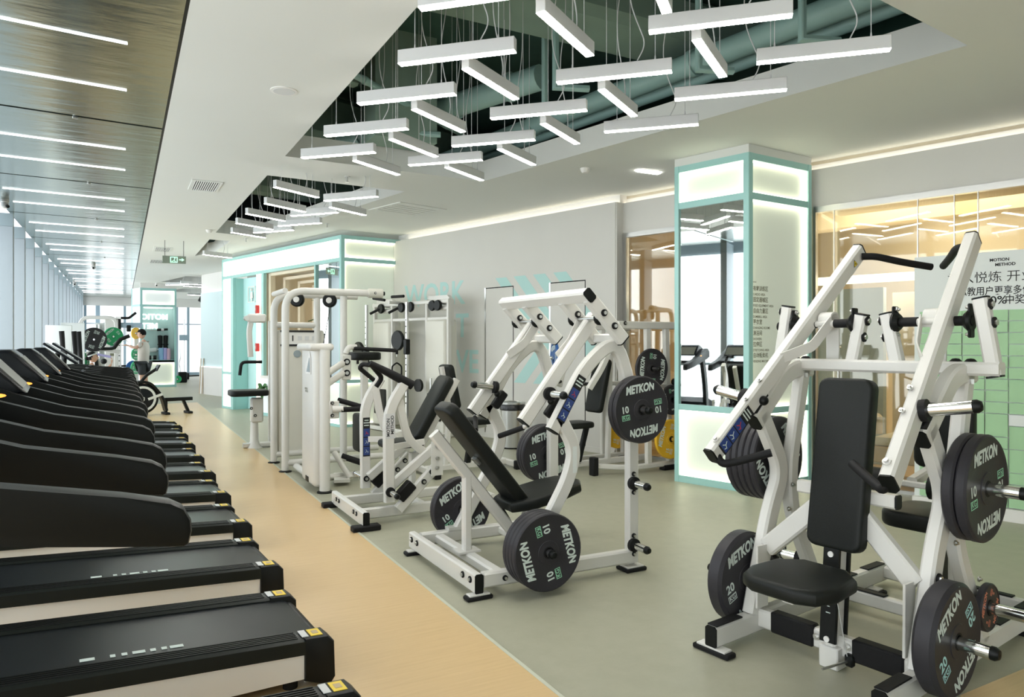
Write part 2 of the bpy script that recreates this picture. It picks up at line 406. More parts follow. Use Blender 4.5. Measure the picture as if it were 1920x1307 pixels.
# ------------------------------------------------------------------ right-hand walls
def wbox(name, c0, c1, s0, s1, z0, z1, m, parent=None, bev=0):
    b = B(); b.prism([wp(c0, s0, z0), wp(c1, s0, z0), wp(c1, s1, z0), wp(c0, s1, z0)], (0, 0, z1-z0), bev)
    return struct(name, b, m, parent, flat=True)
def s_of(x, y): return x*D.x+y*D.y
CW, CG = 7.31, 7.45
sA, sB = s_of(5.56, 7.49), s_of(4.35, 12.02)     # near corner and far end of the grey wall
wg = wbox('wall_grey', CW, CW+.3, sA, sB+.3, 0, 3.25, 'wall_grey')
wbox('cove_back', CW+.10, CW+.3, sA, sB+.3, 3.25, 3.36, 'wall_white', wg)
wbox('cove_lamp', CW+.055, CW+.085, sA, sB, 3.25, 3.256, 'cove_glow', wg)
wbox('baseboard_right', CW-.012, CW, sA, sB, 0, .07, 'wall_grey')
for i, (x0, y0, x1, y1) in enumerate(((5.083, 10.299, 5.256, 9.655), (5.451, 8.928, 5.629, 8.261))):
    k_ = CW/7.575; s0, s1 = s_of(x0, y0)*k_, s_of(x1, y1)*k_
    dd = wbox('door_%d' % (i+1), CW-.004, CW+.02, s1+.012, s0-.03, .01, 2.27, 'wall_grey')
    wbox('door_gap', CW-.003, CW+.01, s1, s0, 0, 2.285, 'black_rubber', dd)
    wbox('door_jamb', CW-.006, CW-.002, s0-.028, s0, 0, 2.285, 'steel', dd)
# painted slogan and stripes on the grey wall
rx = -D   # reading direction on the wall seen from the room
def on_wall(px, py_, z): return None
g1 = wp(CW-.0015, s_of(4.56*.965, 12.22*.965)-.62, 2.23)
text('WORK', g1, rx, Z3, .52, 'stripe_teal', wg, bold=.02)
text('T', wp(CW-.0015, s_of(4.95*.965, 10.9*.965)-.05, 1.70), rx, Z3, .52, 'stripe_teal', wg, bold=.02)
text('EVE', wp(CW-.0015, s_of(4.95*.965, 10.9*.965)-.05, 1.13), rx, Z3, .5, 'stripe_teal', wg, bold=.02)
for i in range(4):
    s = s_of(5.13*.965, 10.1*.965)-.05-.40*i
    for q in ([(0, 2.42), (-.24, 2.42), (-.94, 1.66), (-.70, 1.66)], [(-.70, 1.60), (-.94, 1.60), (-.24, .86), (0, .86)]):
        b = B(); b.prism([wp(CW-.002, s+x, z) for x, z in q], N*.001); obj('stripe', b, 'stripe_teal', wg, flat=True)
# return wall and the glazed front of the side studio
wr = wbox('wall_right', CG, CG+.12, -6, sA+.05, 2.86, 3.25, 'wall_grey')
wbox('wall_return', CW+.01, CG+.12, sA-.02, sA+.12, 0, 3.25, 'wall_grey')
wbox('cove_back', CG+.10, CG+.14, -6, sA+.05, 3.25, 3.36, 'wall_white', wr)
wbox('cove_lamp', CG+.055, CG+.085, -6, sA, 3.25, 3.256, 'cove_glow', wr)
wbox('head_channel', CG-.01, CG+.06, -6, sA-.02, 2.80, 2.86, 'steel', wr)
sj = [sA-.03] + [s_of(5.86, 6.62)] + [s_of(*p)*CG/7.363 for p in ((6.264, 5.072), (6.323, 4.851), (6.523, 4.106), (6.649, 3.636))] + [2.0, 1.0, -.2, -1.4, -2.6]
for i, (a, c) in enumerate(zip(sj, sj[1:])):
    w = wbox('window_%d' % (60+i), CG+.01, CG+.022, c+.004, a-.004, .03, 2.80, 'clear_glass')
    wbox('joint', CG+.006, CG+.026, a-.004, a+.004, .03, 2.8, 'steel', w)
wbox('trim_7', CG-.005, CG+.04, -6, sA-.02, 0, .03, 'steel')
wbox('trim_8', CG-.01, CG+.05, sj[0]-.04, sj[0]+.03, 0, 2.8, 'steel'); wbox('trim_9', CG-.01, CG+.05, sj[2]-.05, sj[2]-.0, 0, 2.8, 'steel')
# steel pull handle of the glass door
h = thing('door_pull', 'tall steel pull handle on the glass studio door', 'handle', tuple(wp(CG-.05, 3.02, 1.0)))
b = B(); b.rod([(0, 0, -.35), (0, 0, .55)], .014); obj('grip', b, 'steel', h)
for z in (-.2, .4):
    b = B(); b.rod([(0, 0, z), tuple(N*.06+Z3*z)], .008); obj('standoff', b, 'steel', h)

# ------------------------------------------------------------------ side studio behind the glass
b = B(); b.prism([wp(CG+.05, -6, .0), wp(13, -6, 0), wp(13, sA+.4, 0), wp(CG+.05, sA+.4, 0)], (0, 0, .005)); struct('floor_studio', b, 'floor_wood', flat=True)
wbox('wall_studio_back', 11.4, 11.6, -6, sA+1.2, 0, 3.36, 'room_beige')
wbox('wall_studio_end', CG+.12, 11.5, sA+.6, sA+.8, 0, 3.36, 'ochre')
wbox('wall_studio_near', CG+.12, 11.5, -6.2, -6, 0, 3.36, 'room_beige')
wbox('ceiling_studio', CG+.1, 11.5, -6, sA+.8, 3.32, 3.355, 'room_beige')
wbox('trim_10', 8.3, 8.9, -6, 3.6, 2.98, 3.25, 'room_beige'); wbox('trim_11', 9.6, 9.9, -6, 5.6, 2.95, 3.25, 'room_beige')
wbox('wall_studio_partition', 9.3, 9.42, 2.3, 3.15, 0, 2.05, 'wood_beige'); wbox('wall_studio_screen', 9.0, 9.1, 3.15, 5.0, 0, 2.1, 'wall_cool')
wbox('trim_12', 9.0, 9.5, 2.2, 5.0, 2.2, 2.26, 'room_glow')
st = (((8.15, 2.9, 8.15, 0.2)), (8.9, 4.6, 8.9, 2.6), (9.5, 3.4, 9.5, .8), (10.4, 4.4, 10.4, 2.2), (8.6, 1.2, 8.6, -1.4), (9.2, 6.1, 9.2, 4.8), (10.6, 1.6, 10.6, -1))
for i, (c0, s0, c1, s1) in enumerate(st):
    o = wbox('studio_strip_light', c0-.025, c0+.025, s1, s0, 3.26, 3.318, 'room_glow'); del o['kind']
    tag(o, 'warm strip light on the studio ceiling behind the glass, %s from the glass front' % ORD[i], 'light', 'warm strip lights in the studio')
la = bpy.data.lights.new('studio_fill', 'AREA'); la.energy = 46; la.color = (1, .90, .72); la.size = 2.6  # area light added to brighten the studio and spill warmth, no visible fitting
lo = bpy.data.objects.new('studio_fill', la); COL.objects.link(lo); lo.location = wp(9.6, 2.4, 3.24); lo['label'] = 'added warm fill light under the studio ceiling behind the glass'; lo['category'] = 'light'
# exercise bed behind the glass
rf = thing('exercise_bed', 'ochre wooden exercise bed with upright poles behind the studio glass', 'exercise bed', tuple(wp(8.15, 2.6, 0)), atan2(D.y, D.x))
b = B(); b.box((0, 0, .30), (1.7, .68, .16), bev=.01); obj('bed_frame', b, 'ochre', rf)
b = B(); b.box((-.2, 0, .43), (.9, .58, .1), bev=.03, seg=2); obj('carriage', b, 'cushion', rf)
b = B(); b.box((-.75, 0, .62), (.12, .66, .36), bev=.02); obj('end_box', b, 'ochre', rf)
for sx in (-.75, .75):
    for sy in (-.27, .27):
        b = B(); b.box((sx, sy, .11), (.09, .09, .22)); obj('leg', b, 'ochre', rf)
for sy in (-.16, .16):
    b = B(); b.rod([(-.55, sy, .5), (-.72, sy*.7, 1.18)], .014); obj('pole', b, 'steel', rf)
for (s, r_, h_) in ((3.0, .09, .22),):
    b = B(); b.lathe([(0, 0), (r_, .01), (r_, h_-.03), (r_-.03, h_), (0, h_)], tuple(wp(8.0, s-.1, .48))); tag(obj('bolster', b, 'cushion'), 'cream cylindrical bolster standing on the studio exercise bed', 'bolster')

# ------------------------------------------------------------------ framed lit faces shared by the pillar, the booth and the far cabinet
def ring(b, o, u, v, w, h, t, d):
    """closed rectangular ring: corner o, axes u, v, size w x h, bar t, depth vector d"""
    o, u, v, d = V(o), V(u), V(v), V(d)
    outer = [o, o+u*w, o+u*w+v*h, o+v*h]; inner = [o+u*t+v*t, o+u*(w-t)+v*t, o+u*(w-t)+v*(h-t), o+u*t+v*(h-t)]
    A = [b.bm.verts.new(p) for p in outer]; I = [b.bm.verts.new(p) for p in inner]; A2 = [b.bm.verts.new(p+d) for p in outer]; I2 = [b.bm.verts.new(p+d) for p in inner]
    for i in range(4):
        j = (i+1) % 4
        for q in ((A[i], A[j], I[j], I[i]), (A2[j], A2[i], I2[i], I2[j]), (A[j], A[i], A2[i], A2[j]), (I[i], I[j], I2[j], I2[i])): b.bm.faces.new(q)
    return b
def face_bar(name, o, u, n, x0, x1, z0, z1, m, parent, d0=-.05, d1=.0):
    """bar on a face: o foot, u along, n outward"""
    b = B(); p = V(o); b.prism([p+u*x0+n*d0+Z3*z0, p+u*x1+n*d0+Z3*z0, p+u*x1+n*d1+Z3*z0, p+u*x0+n*d1+Z3*z0], (0, 0, z1-z0)); return obj(name, b, m, parent, flat=True)
def lit_bay(o, u, n, x0, x1, z0, z1, parent, m='backlit', led=True):
    face_bar('panel', o, u, n, x0, x1, z0, z1, m, parent, -.075, -.06)
    if led:
        b = B(); ring(b, V(o)+u*x0+n*-.058+Z3*z0, u, Z3, x1-x0, z1-z0, .010, n*.042); obj('led_strip', b, 'led_strip', parent, flat=True)
def rot90(u): return V((u.y, -u.x, 0))
# ------------------------------------------------------------------ the lit pillar
def framed(o, u, L, posts, rails, bays, parent, n):
    for x0, x1 in posts: face_bar('post', o, u, n, x0, x1, 0, 3.28, 'teal', parent, -.05, .004)
    for x0, x1, z0, z1 in rails: face_bar('rail', o, u, n, x0, x1, z0, z1, 'teal', parent)
    for q in bays: lit_bay(o, u, n, *q[:4], parent, *(q[4:]))
pil = thing('pillar', '', ''); pil.name = 'wall_pillar'; pil['kind'] = 'structure'; del pil['label']; del pil['category']
C0, CL, CR = V((5.294, 4.999, 0)), V((5.081, 5.811, 0)), V((6.264, 5.072, 0))
u1 = (CL-C0).normalized(); L1 = (CL-C0).length; n1 = -N
u2 = (CR-C0).normalized(); L2 = (CR-C0).length; n2 = V((u2.y, -u2.x, 0))
RZ = [(0, .07), (.75, .81), (2.835, 2.9), (3.215, 3.28)]
framed(C0, u1, L1, [(0, .055), (L1-.05, L1)], [(.055, L1-.05, a, c) for a, c in RZ], [(.055, L1-.05, .07, .75), (.055, L1-.05, 2.9, 3.215)], pil, n1)
framed(C0, u2, L2, [(0, .055), (L2-.05, L2)], [(.055, L2-.05, a, c) for a, c in RZ], [(.055, L2-.05, .07, .75), (.055, L2-.05, .81, 2.835), (.055, L2-.05, 2.9, 3.215)], pil, n2)
face_bar('mirror', C0, u1, n1, .055, L1-.05, .81, 2.835, 'mirror', pil, -.03, -.018)
ins = [C0+u1*.08+u2*.08, CL-u1*.02+u2*.08, CL+(CR-C0)*.98-u1*.02, CR+u1*.08-u2*.02]
b = B(); b.prism([p+Z3*0.02 for p in ins], (0, 0, 3.2)); obj('core', b, 'wall_white', pil, flat=True)
b = B(); b.prism([p+Z3*3.28 for p in (C0, CL, CL+(CR-C0), CR)], (0, 0, .08)); obj('cap', b, 'ceiling_white', pil, flat=True)
lines = ['<<<', '有氧训练区', 'CARDIO AREA', '固定器械区', 'FIXED EQUIPMENT AREA', '自由力量区', 'DUMBBELL AREA', '更衣室', 'CHANGING ROOMS', '淋浴间', 'SHOWERS', '拉伸区', 'STRETCHING AREA', '自动贩卖机', 'VENDING MACHINE']
z = 2.04; items = []
for i, t in enumerate(lines):
    big = ord(t[0]) > 255; p = C0+u2*.135+n2*-.058+Z3*z
    text(t, p, u2, Z3, .054 if big else .033, 'ink_grey', pil, align='LEFT', sx=.84, bold=.01); z -= .064 if i == 0 else (.056 if big else .0535)

# ------------------------------------------------------------------ booth with the slatted niche
bo = thing('booth', '', ''); bo.name = 'wall_booth'; bo['kind'] = 'structure'; del bo['label']; del bo['category']
B0 = V((3.275, 12.139, 0)); uL = D.copy(); nL = -N; LL = 5.13; uR = V((.9923, .1237, 0)).normalized(); nR = V((uR.y, -uR.x, 0)); LR = 1.185
RZ2 = [(0, .05), (.75, .81), (2.835, 2.9), (3.215, 3.28)]
sM, sN0, sN1, sD0, sD1 = .89, .95, 3.02, 3.42, 4.52
for x0, x1 in ((0, .06), (sM, sM+.05), (3.02, 3.12), (sD1, sD1+.12), (LL-.04, LL)): face_bar('post', B0, uL, nL, x0, x1, 0, 3.28 if x0 in (0, LL-.04) else 2.85, 'teal', bo, -.06, .004)
for z0, z1 in RZ2[2:]: face_bar('rail', B0, uL, nL, .06, LL-.04, z0, z1, 'teal', bo)
face_bar('rail', B0, uL, nL, .06, sM, .75, .81, 'teal', bo); face_bar('rail', B0, uL, nL, .06, sM, 0, .05, 'teal', bo)
face_bar('rail', B0, uL, nL, sD1+.12, LL-.04, .75, .81, 'teal', bo); face_bar('rail', B0, uL, nL, sD1+.12, LL-.04, 0, .05, 'teal', bo)
lit_bay(B0, uL, nL, .06, LL-.04, 2.9, 3.215, bo, 'backlit_white'); lit_bay(B0, uL, nL, .06, sM, .05, .75, bo, 'backlit')
lit_bay(B0, uL, nL, 3.12, sD0-.02, .02, 2.835, bo, 'backlit_white'); lit_bay(B0, uL, nL, sD1+.12, LL-.04, .05, .75, bo, 'backlit_white'); lit_bay(B0, uL, nL, sD1+.12, LL-.04, .81, 2.835, bo, 'backlit_white')
face_bar('mirror', B0, uL, nL, .06, sM, .81, 2.835, 'mirror', bo, -.04, -.03)
framed(B0, uR, LR, [(0, .06), (LR-.06, LR)], [(.06, LR-.06, a, c) for a, c in RZ2], [(.06, LR-.06, .05, .75), (.06, LR-.06, .81, 2.835), (.06, LR-.06, 2.9, 3.215)], bo, nR)
# door recess
dr = thing('door', '', ''); dr.name = 'door_3'; dr['kind'] = 'structure'; del dr['label']; del dr['category']
face_bar('leaf', B0, uL, nL, sD0+.12, sD1-.02, .01, 2.02, 'teal_door', dr, -.36, -.32); face_bar('overpanel', B0, uL, nL, sD0-.02, sD1, 2.02, 2.835, 'teal_door', dr, -.36, -.22)
face_bar('reveal', B0, uL, nL, sD1-.01, sD1+.02, 0, 2.835, 'teal', dr, -.36, -.06); face_bar('reveal', B0, uL, nL, sD0-.04, sD0-.0, 0, 2.835, 'teal', dr, -.36, -.06)
face_bar('handle', B0, uL, nL, sD0+.2, sD0+.23, .95, 1.07, 'steel', dr, -.32, -.29)
sg = thing('restroom_sign', 'small square white pictogram sign above the teal door', 'sign', tuple(B0+uL*(sD0+.62)+nL*-.20+Z3*2.47))
b = B(); ring(b, -uL*-.17-Z3*.17, -uL, Z3, .34, .34, .02, nL*.012); obj('border', b, 'wall_white', sg, flat=True)
b = B(); b.ball((0, 0, .10), .035); obj('pictogram_head', b, 'wall_white', sg)
b = B(); b.prism([-uL*q[0]+Z3*q[1] for q in ((-.05, .05), (.05, .05), (.07, -.08), (.03, -.08), (.03, -.14), (-.03, -.14), (-.03, -.08), (-.07, -.08))], nL*.01); obj('pictogram_body', b, 'wall_white', sg, flat=True)
# two red call points on the lit strip beside the door
for zz, nm, lb in ((2.12, 'alarm_sounder', 'red alarm sounder high on the white strip beside the teal door'), (1.35, 'call_point', 'red fire call point at waist height on the white strip beside the teal door')):
    p = B0+uL*3.27+nL*.02; b = B(); b.box(tuple(p+Z3*zz), (.07, .13, .17), bev=.012); o = obj(nm, b, 'red'); tag(o, lb, 'alarm')
    b = B(); b.box(tuple(p+nL*.045+Z3*zz), (.02, .05, .06), bev=.005); obj('window', b, 'wall_white', o)
# niche: nested wooden portals stepping back
for i in range(6):
    d0 = -.10-.24*i; s1 = 2.97-.15*i; zt = 2.835-.075*i
    face_bar('jamb', B0, uL, nL, s1-.05, s1+.05, .0, zt, 'wood_beige', bo, d0-.10, d0)
    face_bar('lintel', B0, uL, nL, sM+.05, s1-.055, zt-.055, zt, 'wood_beige', bo, d0-.10, d0)
face_bar('niche_back', B0, uL, nL, sM, 3.1, 0, 2.835, 'wood_beige', bo, -2.1, -2.05); face_bar('niche_side', B0, uL, nL, 3.05, 3.12, 0, 2.835, 'wood_beige', bo, -2.05, -.07)
face_bar('niche_side', B0, uL, nL, sM+.02, sM+.06, 0, 2.835, 'wood_beige', bo, -2.05, -.07); face_bar('niche_top', B0, uL, nL, sM, 3.1, 2.84, 2.88, 'wall_white', bo, -2.05, -.07)
face_bar('niche_lamp', B0, uL, nL, 1.0, 2.2, 2.42, 2.46, 'room_glow', bo, -2.0, -1.7)
# white counter under the niche
ct = thing('counter', 'white planter counter under the wooden niche', 'counter', tuple(B0+uL*2.0-nL*.2))
def rel(o, p): return V(p)-o.location
def lbar(name, x0, x1, z0, z1, m, par, d0, d1):
    o = face_bar(name, B0, uL, nL, x0, x1, z0, z1, m, None, d0, d1); o.data.transform(MX.Translation(-par.location)); o.parent = par; return o
lbar('body', sM+.06, 3.0, .0, .74, 'backlit_white', ct, -.4, .06); lbar('plinth', sM+.06, 3.0, 0, .06, 'teal', ct, -.39, .075); lbar('top', sM+.06, 3.0, .74, .79, 'wall_white', ct, -.42, .09)
def plant(name, label, loc, h, n, spread, droop, leaf, pot=True):
    t = thing(name, label, 'plant', loc); rnd = random.Random(sum(map(ord, label)))
    if pot: b = B(); b.lathe([(0, 0), (.09, 0), (.12, .2), (.1, .2), (.09, .15), (0, .15)]); obj('pot', b, 'pot_white', t)
    z0 = .15 if pot else 0
    for i in range(n):
        a = 2*pi*i/n*2.4; r = spread*(.5+.5*rnd.random()); hh = h*(.55+.45*rnd.random())
        p0 = V((0, 0, z0)); p1 = V((r*.5*cos(a), r*.5*sin(a), z0+hh)); p2 = V((r*cos(a), r*sin(a), z0+hh-droop*rnd.random()))
        b = B(); pts = []
        for k in range(6):
            q = k/5; pts.append(p0*(1-q)**2+p1*2*q*(1-q)+p2*q*q)
        side = V((-sin(a), cos(a), 0)); L_, R_ = [], []
        wd = [.3, .8, 1, .9, .55, .05]
        vs = [[b.bm.verts.new(p+side*leaf*w_), b.bm.verts.new(p-Z3*leaf*.2), b.bm.verts.new(p-side*leaf*w_)] for p, w_ in zip(pts, wd)]
        for A_, C_ in zip(vs, vs[1:]):
            b.bm.faces.new((A_[0], A_[1], C_[1], C_[0])); b.bm.faces.new((A_[1], A_[2], C_[2], C_[1]))
        obj('leaf', b, 'leaf', t)
    return t
plant('potted_plant', 'leafy green plant standing on the counter at the left of the niche', tuple(B0+uL*2.55-nL*.25+Z3*.79), .25, 14, .3, .25, .05)
plant('potted_plant', 'broad leaved green plant in the wooden niche behind the cable machine', tuple(B0+uL*1.9-nL*1.0+Z3*1.55), .45, 14, .6, .35, .09)
plant('hanging_plant', 'spiky hanging plant high in the wooden niche', tuple(B0+uL*1.35-nL*.6+Z3*1.95), .3, 16, .42, .1, .035)
plant('trailing_plant', 'thin trailing vine hanging down the counter front beside the call point', tuple(B0+uL*2.75+nL*.16+Z3*.45), .28, 11, .2, .38, .045, pot=False)

# ------------------------------------------------------------------ far cabinet pillar with the lit logo
fc = thing('cab', '', ''); fc.name = 'wall_cabinet'; fc['kind'] = 'structure'; del fc['label']; del fc['category']
F0 = V((.51, 25.9, 0)); fu = V((1.05, .0, 0)).normalized(); fn = V((0, -1, 0)); FL = 1.05
fs = V((-.35, 1.0, 0)).normalized(); fsn = V((-fs.y, fs.x, 0))
for x0, x1 in ((0, .07), (FL-.06, FL)): face_bar('post', F0, fu, fn, x0, x1, 0, 3.2, 'teal', fc, -.08, .01)
for z0, z1 in ((0, .08), (.80, .88), (2.6, 2.67), (3.12, 3.2)): face_bar('rail', F0, fu, fn, .07, FL-.06, z0, z1, 'teal', fc, -.08, 0)
lit_bay(F0, fu, fn, .07, FL-.06, .08, .80, fc); lit_bay(F0, fu, fn, .07, FL-.06, 2.67, 3.12, fc, 'backlit_white')
face_bar('back', F0, fu, fn, .03, FL-.03, .85, 2.64, 'teal_pale', fc, -.6, -.55); face_bar('side', F0, fu, fn, .82, FL-.04, .85, 2.64, 'teal_pale', fc, -.55, -.5)
face_bar('side', F0, fu, fn, FL-.05, FL-.01, .85, 2.64, 'teal_pale', fc, -.55, -.08)
face_bar('shelf', F0, fu, fn, .03, FL-.02, .81, .87, 'wall_white', fc, -.55, 0)
face_bar('led_strip', F0, fu, fn, .1, FL-.1, 2.56, 2.59, 'cabinet_glow', fc, -.3, -.2)
face_bar('side_panel', F0, fs, fsn, 0.02, .7, 0, 3.2, 'backlit_white', fc, -.02, .0); face_bar('side_post', F0, fs, fsn, .66, .72, 0, 3.2, 'teal', fc, -.03, .01); face_bar('side_rail', F0, fs, fsn, 0, .7, 2.6, 2.67, 'teal', fc, -.03, .01)
face_bar('top', F0, fu, fn, 0, FL, 3.2, 3.36, 'wall_white', fc, -.6, 0)
for body, z, sx0 in (('MOTION'[::1], 2.28, 1), ('METHOD', 1.98, 1)):
    pass
# lettering stands as the photo shows it: mirror-reversed and cut by the frame
text('MOTIO', V((.51+.43, 25.9+.53, 2.28)), -fu, Z3, .25, 'sign_glow', fc, bold=.03, name='lit_lettering')
text('MET', V((.51+.29, 25.9+.53, 1.98)), -fu, Z3, .25, 'sign_glow', fc, bold=.03, name='lit_lettering')
# ------------------------------------------------------------------ pendant tube lights
def pendant(x, y, ang, label, z=3.10, k=1.031, L=None):
    L = L or (.72 if ang < 0 else .64)
    t = thing('pendant_light', label, 'light', (x*k, y*k, z), radians(ang), 'white tube pendants hung in the ceiling cut-outs')
    b = B(); b.box((0, 0, .047), (L, .055, .078), bev=.003); obj('housing', b, 'lamp_body', t)
    b = B(); b.box((0, 0, .0065), (L-.004, .049, .005)); obj('diffuser', b, 'lamp_glow', t, flat=True)
    for sx in (-1, 1):
        b = B(); b.rod([(sx*L*.36, 0, .086), (sx*L*.36, 0, 1.6)], .0025, 6); obj('cable', b, 'lamp_body', t)
        if sx > 0: b = B(); b.rod(fil([(sx*L*.2, 0, .086), (sx*L*.28, .02, .20), (sx*L*.10, .05, .55), (sx*L*.22, .02, 1.0), (sx*L*.12, 0, 1.6)], .2), .004, 6); obj('power_cord', b, 'lamp_body', t)
        b = B(); b.cyl((sx*L*.36, 0, .086), (sx*L*.36, 0, .115), .007, .004, 8); obj('ferrule', b, 'lamp_body', t)
    return t
rows = {
 ('left', 'rightward', -44.5): [(1.51, 3.02), (1.66, 3.73), (1.65, 4.52), (1.64, 5.38), (1.63, 6.15)],
 ('middle', 'rightward', -44.5): [(2.65, 2.70), (2.62, 3.55), (2.58, 4.38), (2.63, 5.18), (2.54, 5.95)],
 ('right', 'rightward', -44.5): [(3.46, 2.73), (3.47, 3.44), (3.49, 4.26)],
 ('left', 'crosswise', 32.5): [(2.05, 3.18), (2.03, 4.01), (2.03, 4.85), (2.13, 5.63), (2.07, 6.43)],
 ('right', 'crosswise', 32.5): [(2.28, 2.45), (2.94, 3.06), (2.94, 3.92), (2.98, 4.71), (3.02, 5.48), (2.88, 6.26)]}
for (side, way, a), pts in rows.items():
    for i, (x, y) in enumerate(pts):
        if (x, y) == (2.28, 2.45): a2 = 40; x, y = 2.10, 2.53
        else: a2 = a
        pendant(x, y, a2, 'white tube pendant, %s from the camera in the %s %s row of the front opening' % (ORD[i], side, way))
for i, (x, y) in enumerate([(1.65, 7.89), (1.72, 8.86), (1.63, 9.66), (1.62, 10.48), (1.67, 11.38), (2.44, 8.73)]):
    pendant(x, y, 32.5, 'crosswise white tube pendant in the middle opening, %s' % (ORD[i]+' from the camera in its left row' if i < 5 else 'alone near its right edge'))
for i, (x, y) in enumerate([(2.25, 7.95), (2.12, 9.13), (2.13, 10.02), (1.93, 10.83)]):
    pendant(x, y, -50, 'rightward white tube pendant in the middle opening, %s from the camera' % ORD[i])
for x, y, a, l in ((1.62, 14.9, 32.5, 'lone white tube pendant in the small triangular ceiling opening'), (1.75, 22.4, 20, 'white tube pendant at the front of the far ceiling opening by the lit cabinet'),
                   (1.9, 23.4, 20, 'white tube pendant in the middle of the far ceiling opening by the lit cabinet'), (1.4, 22.9, -40, 'white tube pendant slanting the other way in the far ceiling opening'), (2.3, 27.6, 25, 'white tube pendant in the farthest ceiling opening')):
    pendant(x, y, a, l, k=1.0)

# ------------------------------------------------------------------ ceiling fittings
def ceil_vent(x, y, w, d, rz, n, label):
    t = thing('air_vent', label, 'air vent', (x, y, 3.36), rz)
    b = B(); ring(b, (-w/2, -d/2, -.012), (1, 0, 0), (0, 1, 0), w, d, .03, (0, 0, .014)); obj('frame', b, 'ceiling_white', t, flat=True)
    b = B(); b.box((0, 0, -.001), (w-.05, d-.05, .002)); obj('duct', b, 'black_plastic', t)
    for i in range(n):
        e = B(); e.box((-w/2+.04+(w-.08)*i/(n-1), 0, -.006), (.011, d-.06, .012), rot=MX.Rotation(radians(25), 3, 'Y')); obj('slat', e, 'ceiling_white', t)
ceil_vent(.89, 9.49, .34, .62, 0, 12, 'white slatted air vent in the ceiling beside the metal panels, nearest the camera')
ceil_vent(.73, 16.4, .34, .8, 0, 12, 'white slatted air vent above the hanging exit sign')
ceil_vent(.72, 18.9, .34, .8, 0, 10, 'white slatted air vent half hidden behind the hanging exit sign')
t = thing('ceiling_diffuser', 'flat square white air diffuser in the ceiling near the pillar of the booth', 'air vent', (3.6, 9.8, 3.36), radians(15))
b = B(); b.box((0, 0, -.002), (.7, .7, .004)); obj('plate', b, 'wall_white', t)
b = B(); ring(b, (-.4, -.4, -.012), (1, 0, 0), (0, 1, 0), .8, .8, .06, (0, 0, .014)); obj('frame', b, 'ceiling_white', t, flat=True)
for i in range(6):
    e = B(); e.box((0, -.3+i*.12, -.008), (.66, .07, .008)); obj('blade', e, 'ceiling_white', t)
t = thing('ceiling_speaker', 'round white speaker grille flush in the ceiling', 'speaker', (1.08, 5.63, 3.36))
b = B(); b.lathe([(0, -.006), (.085, -.008), (.1, -.006), (.1, .0)], n=28); obj('rim', b, 'wall_white', t)
b = B(); b.lathe([(0, -.0095), (.078, -.0095), (.082, -.006)], n=28); obj('grille', b, 'lamp_body', t)
def smoke(x, y, label):
    t = thing('smoke_detector', label, 'detector', (x, y, 3.36))
    b = B(); b.lathe([(0, -.05), (.03, -.05), (.045, -.035), (.05, -.02)], n=16); obj('dome', b, 'wall_white', t)
    b = B(); b.lathe([(.05, -.02), (.055, -.012), (.055, 0)], n=16); obj('base', b, 'wall_white', t)
smoke(4.47, 6.57, 'white smoke detector on the ceiling left of the lit pillar')
smoke(1.3, 13.2, 'white smoke detector on the ceiling near the triangular opening')
def sprinkler(x, y, label):
    t = thing('sprinkler', label, 'sprinkler', (x, y, 3.36))
    b = B(); b.lathe([(0, -.008), (.035, -.006), (.035, 0)], n=14); obj('plate', b, 'lamp_body', t)
    b = B(); b.cyl((0, 0, 0), (0, 0, -.06), .01, n=8); obj('nozzle', b, 'steel', t)
    b = B(); b.cyl((0, 0, -.062), (0, 0, -.066), .025, n=12); obj('deflector', b, 'steel', t)
sprinkler(2.28, 8.2, 'small sprinkler head between the two large ceiling openings'); sprinkler(2.9, 11.6, 'small sprinkler head above the lit booth band, nearer one'); sprinkler(2.0, 13.96, 'small sprinkler head above the lit booth band, farther one')
def camera_thing(x, y, z, label, white=True, to=(0, -1)):
    t = thing('security_camera', label, 'camera', (x, y, z)); m = 'wall_white' if white else 'black_plastic'
    b = B(); b.lathe([(0, 0), (.05, 0), (.05, -.03), (.03, -.045), (0, -.045)], n=14); obj('mount', b, 'wall_white', t)
    b = B(); b.ball((0, 0, -.075), .05); obj('housing', b, m, t)
    b = B(); b.cyl((to[0]*.035, to[1]*.035, -.085), (to[0]*.06, to[1]*.06, -.098), .022, n=12); obj('lens', b, 'black_gloss', t)
camera_thing(-1.38, 11.7, 3.36, 'white dome camera at the left edge under the metal ceiling', to=(.7, -.7))
camera_thing(-.62, 20.4, 3.36, 'white dome camera with black lens in the middle of the far metal ceiling')
camera_thing(.97, 25.7, 3.36, 'small white camera on top of the far lit cabinet'); camera_thing(-1.32, 26.5, 3.36, 'small camera at the far end of the window piers')
camera_thing(*wp(10.98, s_of(9.72, 7.37)*.97, 3.318), 'small white camera high on the wall inside the studio', to=(-.9, -.3))
t = thing('ceiling_projector', 'dark slanted speaker hanging from the ceiling by the far pale wall', 'speaker', (2.62, 28.0, 3.3))
b = B(); b.box((0, 0, -.25), (.32, .3, .42), rot=MX.Rotation(.5, 3, 'Y'), bev=.02); obj('body', b, 'black_plastic', t); b = B(); b.cyl((0, 0, .06), (0, 0, -.1), .02); obj('bracket', b, 'black_plastic', t)
